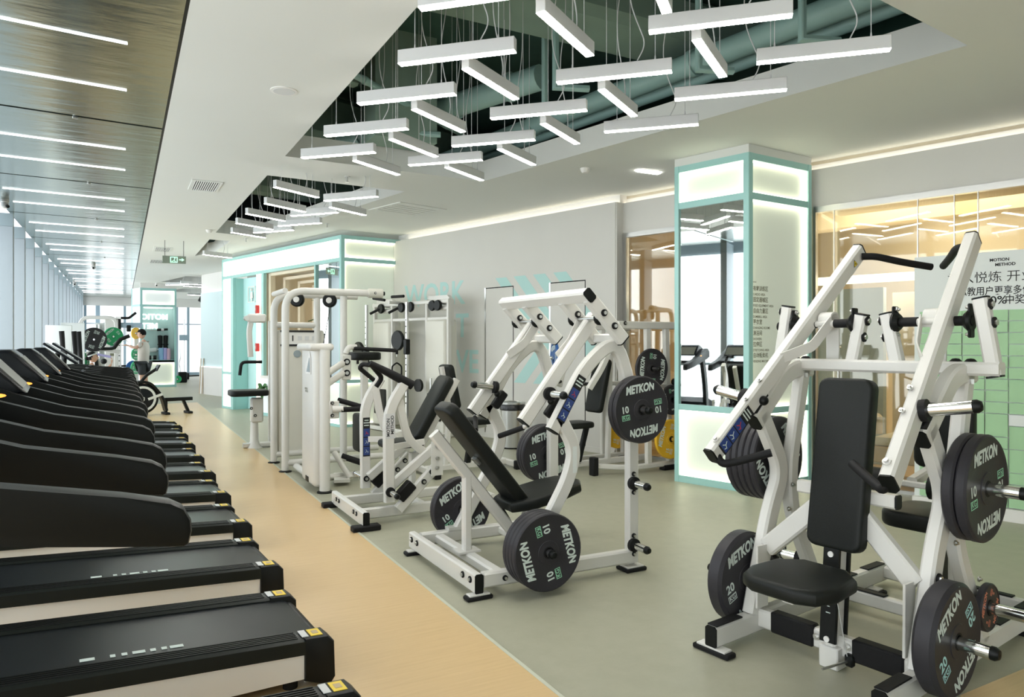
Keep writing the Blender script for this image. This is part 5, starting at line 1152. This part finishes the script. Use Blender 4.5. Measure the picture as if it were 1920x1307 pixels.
b = B(); b.rod([w6(2.45, 8.1, .06), w6(2.45, 8.1, .42)], .035, 12); obj('stub_post', b, WP, M6); b = B(); b.cyl(w6(2.45, 8.1, .42), w6(2.45, 8.1, .48), .042); obj('stub_cap', b, 'black_plastic', M6)
for y in (7.55, 7.75):
    b = B(); b.rod([w6(2.10, y, .22), w6(2.26, y-.1, .16)], .028, 10); obj('foot_roller', b, 'black_rubber', M6)
# second selectorised machine farther back, only its arm and seat show
M8 = thing('leg_machine', 'white selectorized machine farther back with a black seat edge left of the bent posts', 'gym machine', (1.55, 10.4, 0))
pad('seat', M8, [V((-.03+a, q, .72)) for a, q in rr2(.5, .42, .08)], (0, 0, .08))
b = B(); b.box((.08, 0, .52), (.16, .14, .34), bev=.02); q = obj('seat_block', b, WP, M8); bolt(q, (.0, -.07, .55), (0, -1, 0), .02); bolt(q, (.05, -.07, .45), (0, -1, 0), .02)
b = B(); b.lathe([(0, .0), (.11, .0), (.06, .09), (.05, .36)], (.05, 0, 0), 16); obj('pedestal', b, WP, M8)
b = B(); b.tube(fil([(.0, 0, 1.25), (-.02, 0, 1.6), (.0, 0, 1.72)], .1), .06, .07); obj('swing_arm', b, WP, M8)
b = B(); b.rod(fil([(.15, 0, 1.18), (-.12, 0, 1.18), (-.14, 0, 1.0)], .06), .022, 10); obj('handle_grip', b, 'black_rubber', M8)
b = B(); b.box((.08, 0, 1.78), (.24, .12, .12), bev=.02); q = obj('pivot_head', b, WP, M8); b = B(); b.cyl((-.05, -.07, 1.78), (-.05, .07, 1.78), .035); obj('pivot_bolt', b, 'steel', q)
b = B(); b.tube([(.28, .1, .05), (.28, .1, 1.75)], .06, .06); obj('column', b, WP, M8); b = B(); b.tube([(-.1, 0, .04), (.9, 0, .04)], .1, .06); obj('base_tube', b, WP, M8)
b = B(); b.box((.5, .15, .75), (.4, .16, 1.35), bev=.03); obj('stack_shroud', b, 'cream_paint', M8)

# ------------------------------------------------------------------ dual cable tower against the grey wall
CT = thing('cable_tower', 'white dual cable tower with black pulleys and hanging stirrup handle by the grey wall', 'gym machine', (4.22, 10.9, 0), atan2(D.y, D.x)-pi/2)
# local axes: x into the wall, y along the wall away from the camera
def cpanel(y, n_):
    b = B(); b.box((.0, y, .92), (.26, .50, 1.76), bev=.03); s_ = obj('stack_shroud', b, 'cream_paint', CT)
    b = B(); b.box((-.14, y, .45), (.03, .34, .42), bev=.01); w_ = obj('weight_stack', b, 'black_plastic', CT)
    for i in range(12):
        e = B(); e.box((-.158, y, .27+.032*i), (.006, .03, .012)); obj('stack_mark', e, 'lamp_body', w_)
    b = B(); b.box((-.02, y, 1.98), (.1, .5, .07), bev=.02); obj('head_beam', b, WP, CT)
    b = B(); b.prism([(-.02, y-.27, 1.70), (-.02, y-.27, 2.1), (-.02, y-.17, 2.18), (-.02, y+.3, 2.18), (-.02, y+.3, 2.08), (-.02, y-.19, 2.02), (-.02, y-.21, 1.70)], (.06, 0, 0)); obj('head_frame', b, WP, CT)
cpanel(-.55, 0); cpanel(.95, 1)
for y in (-.28, -.82, .68, 1.22):
    b = B(); b.tube([(-.06, y, .02), (-.06, y, 2.12)], .05, .07); obj('column', b, WP, CT)
for y in (-.12, 1.05):
    b = B(); b.tube([(-.34, y, .04), (-.34, y, 2.08)], .045, .045, (0, 1, 0)); g = obj('guide_post', b, 'steel', CT)
    for i in range(14):
        e = B(); e.cyl((-.364, y, .5+.1*i), (-.367, y, .5+.1*i), .01, n=8); obj('pin_hole', e, 'black_plastic', g)
    yc = y+.22
    b = B(); b.box((-.345, y, 1.38 if y < 0 else 1.22), (.08, .09, .24), bev=.012); c = obj('carriage', b, 'black_plastic', CT)
    z = 1.48 if y < 0 else 1.30
    b = B(); b.lathe([(0, -.03), (.145, -.03), (.16, -.015), (.16, .015), (.145, .03), (0, .03)], (-.36, yc, z), 24, (1, 0, .0)); obj('pulley_guard', b, 'black_plastic', c)
    b = B(); b.rod([(-.36, yc+.03, z-.12), (-.36, yc+.03, z-.26)], .006, 6); cbl = obj('cable', b, 'steel', CT); e = B(); e.cyl((-.36, yc+.03, z-.14), (-.36, yc+.03, z-.22), .022); obj('cable_stop', e, 'black_rubber', cbl)
    b = B(); b.rod([(-.20, yc, .6), (-.20, yc, 2.0)], .004, 6); obj('cable', b, 'black_plastic', CT)
b = B(); b.rod([(-.2, -.55, .0), (-.2, -.55, .9)], .02, 8); obj('guide_rod', b, 'steel', CT)
b = B(); b.lathe([(0, -.02), (.10, -.02), (.10, .02), (0, .02)], (-.25, -.30, .78), 20, (1, 0, 0)); obj('lower_pulley', b, 'black_plastic', CT)
for y in (-.62, -.48, .1, .35, .95):
    b = B(); b.lathe([(0, -.025), (.075, -.025), (.085, 0), (.075, .025), (0, .025)], (-.12, y, 2.02), 18, (1, 0, 0)); obj('top_pulley', b, 'black_plastic', CT)
b = B(); b.tube([(-.06, -.85, 2.08), (-.06, 1.25, 2.08)], .08, .06, (1, 0, 0)); obj('top_beam', b, WP, CT); b = B(); b.tube([(-.06, -.8, 1.82), (-.06, 1.2, 1.82)], .05, .05, (1, 0, 0)); obj('cross_beam', b, WP, CT)
b = B(); b.tube([(-.3, .45, 2.10), (-.05, .45, 2.10)], .05, .05); obj('bar_mount', b, WP, CT)
for y, q in ((.18, .1), (.72, -.1)):
    b = B(); b.rod([(-.32, y-.18, 2.16+q*.2), (-.34, y+.12, 2.18)], .024, 10); obj('pull_up_grip', b, 'black_rubber', CT); b = B(); b.rod([(-.30, y, 2.0), (-.42, y+.1, 1.92)], .022, 10); obj('pull_up_grip', b, 'black_rubber', CT)
b = B(); b.tube([(-.34, -.8, .04), (-.34, 1.2, .04)], .08, .06, (1, 0, 0)); obj('base_beam', b, WP, CT)
for y in (-.8, 1.2): b = B(); b.tube([(-.4, y, .04), (.15, y, .04)], .08, .06); obj('base_foot', b, WP, CT)
b = B(); q = V((-.36, .13, 1.13)); b.rod(fil([q+V((0, -.075, -.20)), q+V((0, -.075, -.06)), q+V((0, 0, .0)), q+V((0, .075, -.06)), q+V((0, .075, -.20)), q+V((0, -.075, -.20))], .03, 4), .013, 8); st_ = B()
sh = thing('stirrup_handle', 'black stirrup handle hanging from the near pulley of the cable tower', 'handle', (0, 0, 0)); ctm = MX.Translation((4.22, 10.9, 0)) @ MX.Rotation(atan2(D.y, D.x)-pi/2, 4, 'Z')
sh.matrix_world = ctm @ MX.Translation(q) @ MX.Rotation(radians(65), 4, 'Z'); o = obj('frame', b, 'black_plastic', sh, shift=q)
b = B(); b.cyl((0, -.07, -.20), (0, .07, -.20), .02); obj('grip', b, 'black_rubber', sh)
# ------------------------------------------------------------------ far end: cardio handles, machines, cabinet goods
t = thing('ski_trainer', 'tall black handles of an upright trainer standing by the window piers beyond the treadmills', 'trainer', (-.98, 17.2, 0))
for x, y, l in ((-.10, 0, 0), (.10, .25, .02), (.17, .55, .05)):
    b = B(); b.rod([(x+.06, y, .75), (x, y, 1.68)], .045, 10, scale=[.8, 1.1]); obj('handle', b, 'black_rubber', t)
b = B(); b.box((.05, .3, .42), (.5, .9, .75), bev=.05); obj('base_housing', b, 'black_plastic', t); b = B(); b.box((.05, .3, .04), (.6, 1.3, .08), bev=.02); obj('base', b, 'black_plastic', t)
for i, (x, y) in enumerate(((-1.22, 18.6), (-1.05, 20.4))):
    t = thing('standing_board', 'tall white freestanding board behind the black trainer handles, %s' % ('left one' if i == 0 else 'right one'), 'panel', (x, y, 0))
    b = B(); b.box((0, 0, .95), (.5, .04, 1.75 if i == 0 else 1.95), bev=.01); obj('board', b, 'paper_white', t); b = B(); b.box((0, 0, .03), (.5, .3, .05), bev=.01); obj('base', b, 'black_plastic', t)
# plate loaded leg press with big plates
t = thing('plate_machine', 'white plate-loaded machine with black and green plates at the far end of the windows', 'gym machine', (-.55, 21.0, 0))
b = B(); b.tube(fil([(-.42, 0, .05), (-.42, 0, 1.1), (.1, 0, 1.3), (.5, 0, 1.2)], .2), .08, .09); obj('frame', b, WP, t)
b = B(); b.tube([(-.45, .4, .06), (.7, .4, .06)], .07, .08); obj('side_rail', b, WP, t); b = B(); b.tube([(-.45, -.4, .06), (.7, -.4, .06)], .07, .08); obj('side_rail', b, WP, t); b = B(); b.tube([(-.42, -.4, .06), (-.42, .4, .06)], .07, .08, (1, 0, 0)); obj('cross_tube', b, WP, t)
b = B(); b.tube([(-.1, 0, 1.3), (.25, 0, .3), (.6, 0, .1)], .07, .08); obj('diagonal_frame', b, WP, t)
b = B(); b.rod(fil([(-.1, 0, 1.28), (.35, 0, 1.28), (.5, 0, 1.52), (.72, 0, 1.62)], .05), .05, 10); obj('arm_pad', b, 'black_vinyl', t)
b = B(); b.tube([(-.05, -.1, 1.16), (.3, -.15, 1.08)], .05, .06); obj('arm', b, 'purple', t)
pad('back_pad', t, [V((-.05+.1*q, a, .85-q)) for a, q in rr2(.3, .6, .06)], (.08, 0, .02))
weight_plate((-.62, 20.75, 1.52), (.35, -1, 0), 'large black plate high on the far plate machine', r=.30, th=.05, kg='25', spin=70, ink='ink_white')
weight_plate((-.20, 21.3, 1.60), (.35, -1, 0), 'green plate beside the large black one on the far plate machine', r=.24, th=.05, m='plate_green', ink='ink_white', spin=40)
weight_plate((-.86, 20.9, .95), (1, -.6, 0), 'green plate low on the near leg of the far plate machine', r=.24, th=.05, m='plate_green', ink='ink_white', spin=80)
# tall white selectorised machine behind it
t = thing('tall_weight_machine', 'tall white weight machine with rounded top in front of the far windows', 'gym machine', (-.45, 23.4, 0))
b = B(); b.tube(fil([(-.75, 0, .9), (-.55, 0, 2.15), (.3, 0, 2.15), (.3, 0, .1)], .2), .10, .10); obj('frame', b, WP, t)
b = B(); b.box((.18, .1, 1.15), (.34, .16, 1.95), bev=.03); s_ = obj('stack_shroud', b, WP, t); b = B(); b.box((.2, .012, 1.35), (.1, .01, .26)); obj('placard', b, 'pier_grey', s_); b = B(); b.box((.2, .012, 1.1), (.1, .01, .07)); obj('placard', b, 'ink_grey', s_)
b = B(); b.rod([(-.2, 0, .3), (-.2, 0, 1.95)], .03, 8); obj('guide_rod', b, 'steel', t); b = B(); b.rod([(-.12, 0, .3), (-.12, 0, 1.95)], .03, 8); obj('guide_rod', b, 'steel', t)
b = B(); b.tube([(-.7, 0, .05), (.6, 0, .05)], .5, .08); obj('base', b, WP, t); b = B(); b.box((-.1, .12, 1.2), (.25, .05, 1.6), bev=.01); obj('rear_panel', b, 'paper_white', t)
b = B(); b.rod(fil([(.42, -.2, 2.14), (.62, -.2, 2.14), (.80, -.2, 2.30)], .04), .035, 8); obj('lat_bar', b, 'black_rubber', t); b = B(); b.rod([(.3, 0, 2.15), (.6, -.2, 2.14)], .03, 8); obj('bar_arm', b, WP, t)
b = B(); b.ball((.0, -.25, .92), .08); obj('ball_knob', b, 'black_plastic', t); b = B(); b.rod([(.0, 0, .92), (.0, -.25, .92)], .02, 8); obj('knob_arm', b, WP, t)
# cable frame by the cabinet
t = thing('cable_crossover', 'pale cable crossover frame with a hanging handle left of the standing man', 'gym machine', (.0, 25.3, 0))
for x in (-.38, -.08, .40):
    b = B(); b.tube([(x, 0, .03), (x, 0, 1.95)], .10, .12); g = obj('column', b, 'wall_white', t)
    for i in range(9):
        e = B(); e.cyl((x, -.061, .4+.16*i), (x, -.066, .4+.16*i), .018, n=8); obj('pin_hole', e, 'black_plastic', g)
b = B(); b.tube([(-.5, 0, 1.98), (.55, 0, 1.98)], .12, .16, (0, 1, 0)); obj('top_beam', b, 'mullion', t); b = B(); b.tube([(-.45, 0, .06), (.5, 0, .06)], .12, .1, (0, 1, 0)); obj('base_beam', b, 'mullion', t); b = B(); b.tube([(-.1, 0, .72), (.45, 0, .72)], .06, .06, (0, 1, 0)); obj('mid_beam', b, 'black_plastic', t)
b = B(); b.box((-.1, -.08, 2.02), (.14, .1, .34), bev=.02); obj('pulley_block', b, 'black_plastic', t); b = B(); b.box((.18, -.08, 1.88), (.12, .1, .2), bev=.02); obj('pulley_block', b, 'black_plastic', t)
b = B(); b.rod([(.08, -.1, 1.9), (.08, -.1, 1.55)], .008, 6); obj('cable', b, 'steel', t)
b = B(); b.rod(fil([(-.02, -.1, 1.36), (-.0, -.1, 1.46), (.08, -.1, 1.54), (.16, -.1, 1.46), (.18, -.1, 1.36), (-.02, -.1, 1.36)], .03), .014, 6); o = obj('stirrup_handle', b, 'steel', None); tag(o, 'small stirrup handle hanging in the far cable frame', 'handle'); o.location = t.location
b = B(); b.rod([(-.8, -.25, .75), (-.35, -.25, 1.05)], .03, 8); obj('lever_bar', b, 'steel', t)
# plate tree in front of the cabinet
t = thing('plate_tree', 'white storage tree holding coloured plates edge-on in front of the man', 'plate rack', (.36, 24.4, 0))
b = B(); b.tube([(0, 0, .02), (0, 0, 1.9)], .10, .10); obj('post', b, WP, t); b = B(); b.tube([(-.3, 0, .04), (.3, 0, .04)], .5, .08); obj('base', b, WP, t)
for z in (1.72, 1.08, .70):
    b = B(); b.cyl((0, -.22, z), (0, .22, z), .025); obj('peg', b, 'chrome', t)
weight_plate((.36, 24.24, 1.72), (.7, -.7, 0), 'yellow plate at the top of the white storage tree', r=.17, th=.05, m='plate_yellow', face=False); weight_plate((.36, 24.24, 1.10), (.7, -.7, 0), 'green plate under the man\'s arm on the storage tree, upper one', r=.17, th=.05, m='plate_green', ink='ink_white'); weight_plate((.36, 24.24, .70), (.7, -.7, 0), 'green plate on the storage tree, lower one', r=.19, th=.05, m='plate_green', ink='ink_white')
weight_plate((.30, 24.62, .70), (0, -1, 0), 'dark blue plate partly hidden left of the storage tree', r=.2, th=.05, m='plate_blue', face=False)
# goods on the cabinet shelf
def roller_(name, label, x, y, z0, h_, r, m, g=None):
    b = B(); b.lathe([(0, 0), (r, 0), (r*1.02, h_*.1), (r, h_*.2), (r*1.02, h_*.5), (r, h_), (r*.5, h_), (0, h_*.96)], (x, y, z0), 14); return tag(obj(name, b, m), label, 'roller', g)
roller_('foam_roller', 'blue foam roller standing on the cabinet shelf', 1.12, 26.2, .87, .40, .075, 'sky_blue'); roller_('foam_roller', 'lilac foam roller standing on the cabinet shelf', 1.24, 26.22, .87, .40, .06, 'purple'); roller_('foam_roller', 'pink foam roller standing on the cabinet shelf', 1.35, 26.22, .87, .38, .06, 'pink')
for i in range(2):
    b = B(); b.lathe([(0, 0), (.07, .02), (.06, .2), (.07, .4), (.075, .52), (0, .54)], (1.10+.17*i, 26.38, 1.15), 12); o = obj('punch_mitt', b, 'black_vinyl'); tag(o, 'black mitt hung on the cabinet back, %s' % ('left one' if i == 0 else 'right one'), 'mitt', 'pair of black mitts in the cabinet'); e = B(); e.cyl((1.10+.17*i, 26.38, 1.36), (1.10+.17*i, 26.38, 1.40), .078); obj('strap', e, 'black_plastic', o)
t = thing('wrist_wrap', 'black rolled strap lying on the upper cabinet peg', 'strap', (1.17, 26.36, 1.86)); b = B(); b.rod([(-.16, 0, 0), (.16, 0, .02)], .045, 10, scale=[1, .8]); obj('roll', b, 'black_vinyl', t); b = B(); b.cyl((-.04, 0, 0), (.04, 0, 0), .05); obj('band', b, 'lamp_body', t)
t = thing('peg_rail', 'thin grey rail on the cabinet back above the man\'s shoulder', 'rail', (.95, 26.42, 1.85)); b = B(); b.rod([(-.25, 0, 0), (.18, 0, 0)], .012, 8); obj('rod', b, 'steel', t)
t = thing('dumbbell', 'small black dumbbell on the cabinet shelf behind the man', 'dumbbell', (.86, 26.1, .955)); b = B(); b.cyl((-.12, 0, 0), (-.03, 0, 0), .08, n=6); obj('head', b, 'black_rubber', t); b = B(); b.cyl((.03, 0, 0), (.12, 0, 0), .08, n=6); obj('head', b, 'black_rubber', t); b = B(); b.cyl((-.04, 0, 0), (.04, 0, 0), .02); obj('handle', b, 'steel', t)
t = thing('white_bottle', 'white bottle lying on the cabinet back ledge behind the man', 'bottle', (.92, 26.3, 1.2)); b = B(); b.lathe([(0, -.13), (.07, -.12), (.075, .06), (.03, .1), (.03, .14), (0, .14)], (0, 0, 0), 14, (1, 0, .1)); obj('body', b, 'paper_white', t); b = B(); b.cyl((.14, 0, .014), (.18, 0, .018), .035); obj('cap', b, 'lamp_body', t)
# bar rack right of the cabinet
t = thing('bar_rack', 'upright bar rack with small weights right of the far cabinet', 'rack', (1.92, 28.6, 0))
b = B(); b.box((0, 0, .19), (.3, .3, .38), bev=.03); obj('base', b, 'black_plastic', t); b = B(); b.rod([(.06, 0, .2), (.06, 0, 2.3)], .025, 8); obj('straight_bar', b, 'steel', t); b = B(); b.rod(fil([(-.1, 0, .2), (-.06, 0, .5), (-.13, 0, .7), (-.06, 0, .9), (-.1, 0, 1.3)], .1), .022, 8); obj('curl_bar', b, 'steel', t); b = B(); b.box((.05, -.05, 1.62), (.32, .06, .2), bev=.01); obj('notice_plate', b, 'mullion', t)
weight_plate((1.75, 28.4, .132), (0, -1, 0), 'small green plate leaning at the foot of the bar rack', r=.13, th=.05, m='plate_green', face=False)
t = thing('floor_barbell', 'short black barbell lying on the floor near the far right windows', 'barbell', (2.52, 30.5, .14)); b = B(); b.rod([(-.38, 0, 0), (.42, .1, .02)], .025, 8); obj('bar', b, 'black_plastic', t); b = B(); b.cyl((-.34, 0, 0), (-.24, 0, 0), .13); obj('weight', b, 'black_rubber', t); b = B(); b.cyl((.28, .08, .01), (.36, .09, .015), .11); obj('weight', b, 'black_rubber', t)

# ------------------------------------------------------------------ people
def skin_mesh(name, pts, edges, radii, m, parent=None, root=0, sub=1):
    me = bpy.data.meshes.new(name); me.from_pydata([tuple(p) for p in pts], edges, []); o = link(name, me, parent)
    md = o.modifiers.new('skin', 'SKIN'); me.skin_vertices[0].data
    for i, r in enumerate(radii):
        me.skin_vertices[0].data[i].radius = (r, r) if not isinstance(r, tuple) else r
        me.skin_vertices[0].data[i].use_root = (i == root)
    md.use_smooth_shade = True; s = o.modifiers.new('sub', 'SUBSURF'); s.levels = sub; s.render_levels = sub
    me.materials.append(MAT[m]); return o
def hand(wr, d, up, parent):
    """palm with four fingers and a thumb, gently curled"""
    d, up = V(d).normalized(), V(up).normalized(); sd = d.cross(up); wr = V(wr)
    b = B(); b.sweep([wr, wr+d*.045, wr+d*.09], rrect(.075, .03, .4), sd, [.7, 1, .95])
    for i, l in enumerate((.065, .078, .074, .058)):
        p = wr+d*.085+sd*(-.028+.019*i); b.rod([p, p+d*l*.5-up*.012, p+d*l*.85-up*.04], .0085, 6, scale=[1, .95, .75])
    p = wr+d*.03-sd*.035; b.rod([p, p-sd*.03+d*.03-up*.01, p-sd*.03+d*.062-up*.02], .0105, 6, scale=[1, 1, .75]); return obj('hand', b, 'skin', parent)
def head(c, f, parent, hair='short', r=.105):
    """c: centre, f: facing direction"""
    f = V(f).normalized(); c = V(c); sd = V((-f.y, f.x, 0)).normalized(); up = f.cross(sd) if f.cross(sd).z > 0 else -f.cross(sd)
    b = B(); b.ball((0, 0, 0), r, (.86, .98, 1.15), 18, 12)
    for v in b.bm.verts:
        if v.co.z < -.03: v.co.x *= .86; v.co.y *= .94
    b.ball((.0, r*1.0, -.012), .017, (.8, 1.1, 1.3), 8, 6)
    for s in (-1, 1): b.ball((s*r*.86, -.01, -.005), .022, (.35, .7, 1.2), 8, 6)
    M_ = MX(((sd.x*-1, f.x, up.x, c.x), (sd.y*-1, f.y, up.y, c.y), (sd.z*-1, f.z, up.z, c.z), (0, 0, 0, 1)))
    h = obj('head', b, 'skin', parent); h.matrix_local = M_
    for s in (-1, 1):
        e = B(); e.ball((s*.036, r*.90, .012), .011, (1.3, .6, .8), 8, 6); obj('eye', e, 'ink_black', h)
        e = B(); e.box((s*.036, r*.91, .034), (.034, .012, .006)); obj('eyebrow', e, 'hair', h)
    e = B(); e.ball((0, r*.90, -.055), .02, (1.2, .4, .35), 8, 6); obj('mouth', e, 'pink', h)
    e = B(); e.ball((0, -.012, .030), r*1.06, (.90, 1.0, 1.06), 18, 12)
    vs = [v for v in e.bm.verts if v.co.z < (.04 if v.co.y > .02 else -.05)]
    bmesh.ops.delete(e.bm, geom=vs, context='VERTS'); obj('hair', e, 'hair', h)
    return h
man = thing('person', 'man in beige t-shirt and black shorts standing with raised forearm by the cabinet', 'person', (.50, 21.6, 0), radians(-20))
# local: x right of the picture, y away; he faces left of the picture (-x)
P = lambda x, y, z: V((x, y, z))
skin_mesh('body', [P(0, 0, .92), P(.0, 0, 1.10), P(.02, 0, 1.32), P(.02, 0, 1.46), P(-.02, 0, 1.54), P(.02, -.19, 1.42), P(-.10, -.24, 1.30), P(-.30, -.16, 1.35), P(.02, .19, 1.42), P(-.08, .24, 1.22), P(-.28, .14, 1.33), P(0, -.10, .86), P(-.01, -.10, .47), P(.04, -.10, .09), P(0, .10, .86), P(.02, .10, .47), P(.08, .10, .09)],
          [(0, 1), (1, 2), (2, 3), (3, 4), (2, 5), (5, 6), (6, 7), (2, 8), (8, 9), (9, 10), (0, 11), (11, 12), (12, 13), (0, 14), (14, 15), (15, 16)], [.13, .12, .13, .06, .05, .06, .045, .032, .06, .045, .032, .085, .06, .042, .085, .06, .042], 'skin', man)
skin_mesh('t_shirt', [P(0, 0, .84), P(.0, 0, .98), P(.0, 0, 1.12), P(.02, 0, 1.30), P(.02, 0, 1.44), P(.02, -.19, 1.41), P(-.07, -.24, 1.33), P(.02, .19, 1.41), P(-.06, .235, 1.29)], [(0, 1), (1, 2), (2, 3), (3, 4), (3, 5), (5, 6), (3, 7), (7, 8)], [(.16, .19), (.155, .19), (.155, .19), (.16, .20), .075, .085, .085, .085, .08], 'shirt', man)
skin_mesh('shorts', [P(0, 0, .92), P(0, -.10, .84), P(-.005, -.105, .56), P(0, .10, .84), P(.01, .105, .56)], [(0, 1), (1, 2), (0, 3), (3, 4)], [(.16, .18), .12, .105, .12, .105], 'shorts', man)
head((-.05, 0, 1.665), (-1, -.15, -.12), man)
hand((-.31, -.155, 1.355), (-.95, .1, .35), (0, 0, 1), man); hand((-.29, .135, 1.335), (-.95, -.1, .35), (0, 0, 1), man)
for x, y in ((-.02, -.10), (.02, .10)):
    b = B(); b.prism([P(x+.10, y-.05, 0), P(x-.12, y-.05, 0), P(x-.18, y-.02, 0), P(x-.18, y+.02, 0), P(x-.12, y+.05, 0), P(x+.10, y+.05, 0)], (0, 0, .085), .025, 2); obj('shoe', b, 'paper_white', man)
wo = thing('person', 'woman with white headband seated low behind the far treadmills, only her head showing', 'person', (-.62, 19.2, 0))
skin_mesh('body', [P(0, 0, .45), P(0, .02, .62), P(0, .03, .82), P(.0, .02, .93), P(.01, 0, .99), P(-.15, .0, .86), P(-.10, -.1, .66), P(.16, -.1, .70), P(.15, .0, .86), P(.24, -.05, .70), P(.40, -.05, .95), P(-.09, 0, .44), P(.25, -.12, .48), P(.27, -.12, .08), P(.09, 0, .44), P(.34, .06, .48), P(.36, .06, .08)],
          [(0, 1), (1, 2), (2, 3), (3, 4), (2, 5), (5, 6), (6, 7), (2, 8), (8, 9), (9, 10), (0, 11), (11, 12), (12, 13), (0, 14), (14, 15), (15, 16)], [.12, .10, .11, .05, .045, .05, .038, .028, .05, .038, .028, .08, .055, .04, .08, .055, .04], 'skin', wo)
skin_mesh('top', [P(0, 0, .42), P(0, .02, .62), P(0, .03, .80), P(0, .02, .88)], [(0, 1), (1, 2), (2, 3)], [(.15, .13), (.125, .12), (.14, .12), .09], 'paper_white', wo)
hd = head((.03, 0, 1.10), (1, -.1, .15), wo, r=.10)
b = B(); b.lathe([(.094, -.012), (.108, -.012), (.108, .018), (.094, .018)], (0, -.005, .055), 20, (0, -.25, 1)); obj('headband', b, 'paper_white', hd)
b = B(); b.ball((0, -.115, .0), .045); obj('hair_bun', b, 'hair', hd)
hand((.40, -.05, .95), (.2, 0, 1), (1, 0, 0), wo)
b = B(); b.box((0, .05, .36), (.5, .36, .08), bev=.03); q = thing('stool', 'low black bench under the seated woman behind the treadmills', 'bench', (-.62, 19.2, 0)); obj('seat', b, 'black_vinyl', q); b = B(); b.tube([(0, .05, .0), (0, .05, .33)], .2, .2); obj('post', b, WP, q)
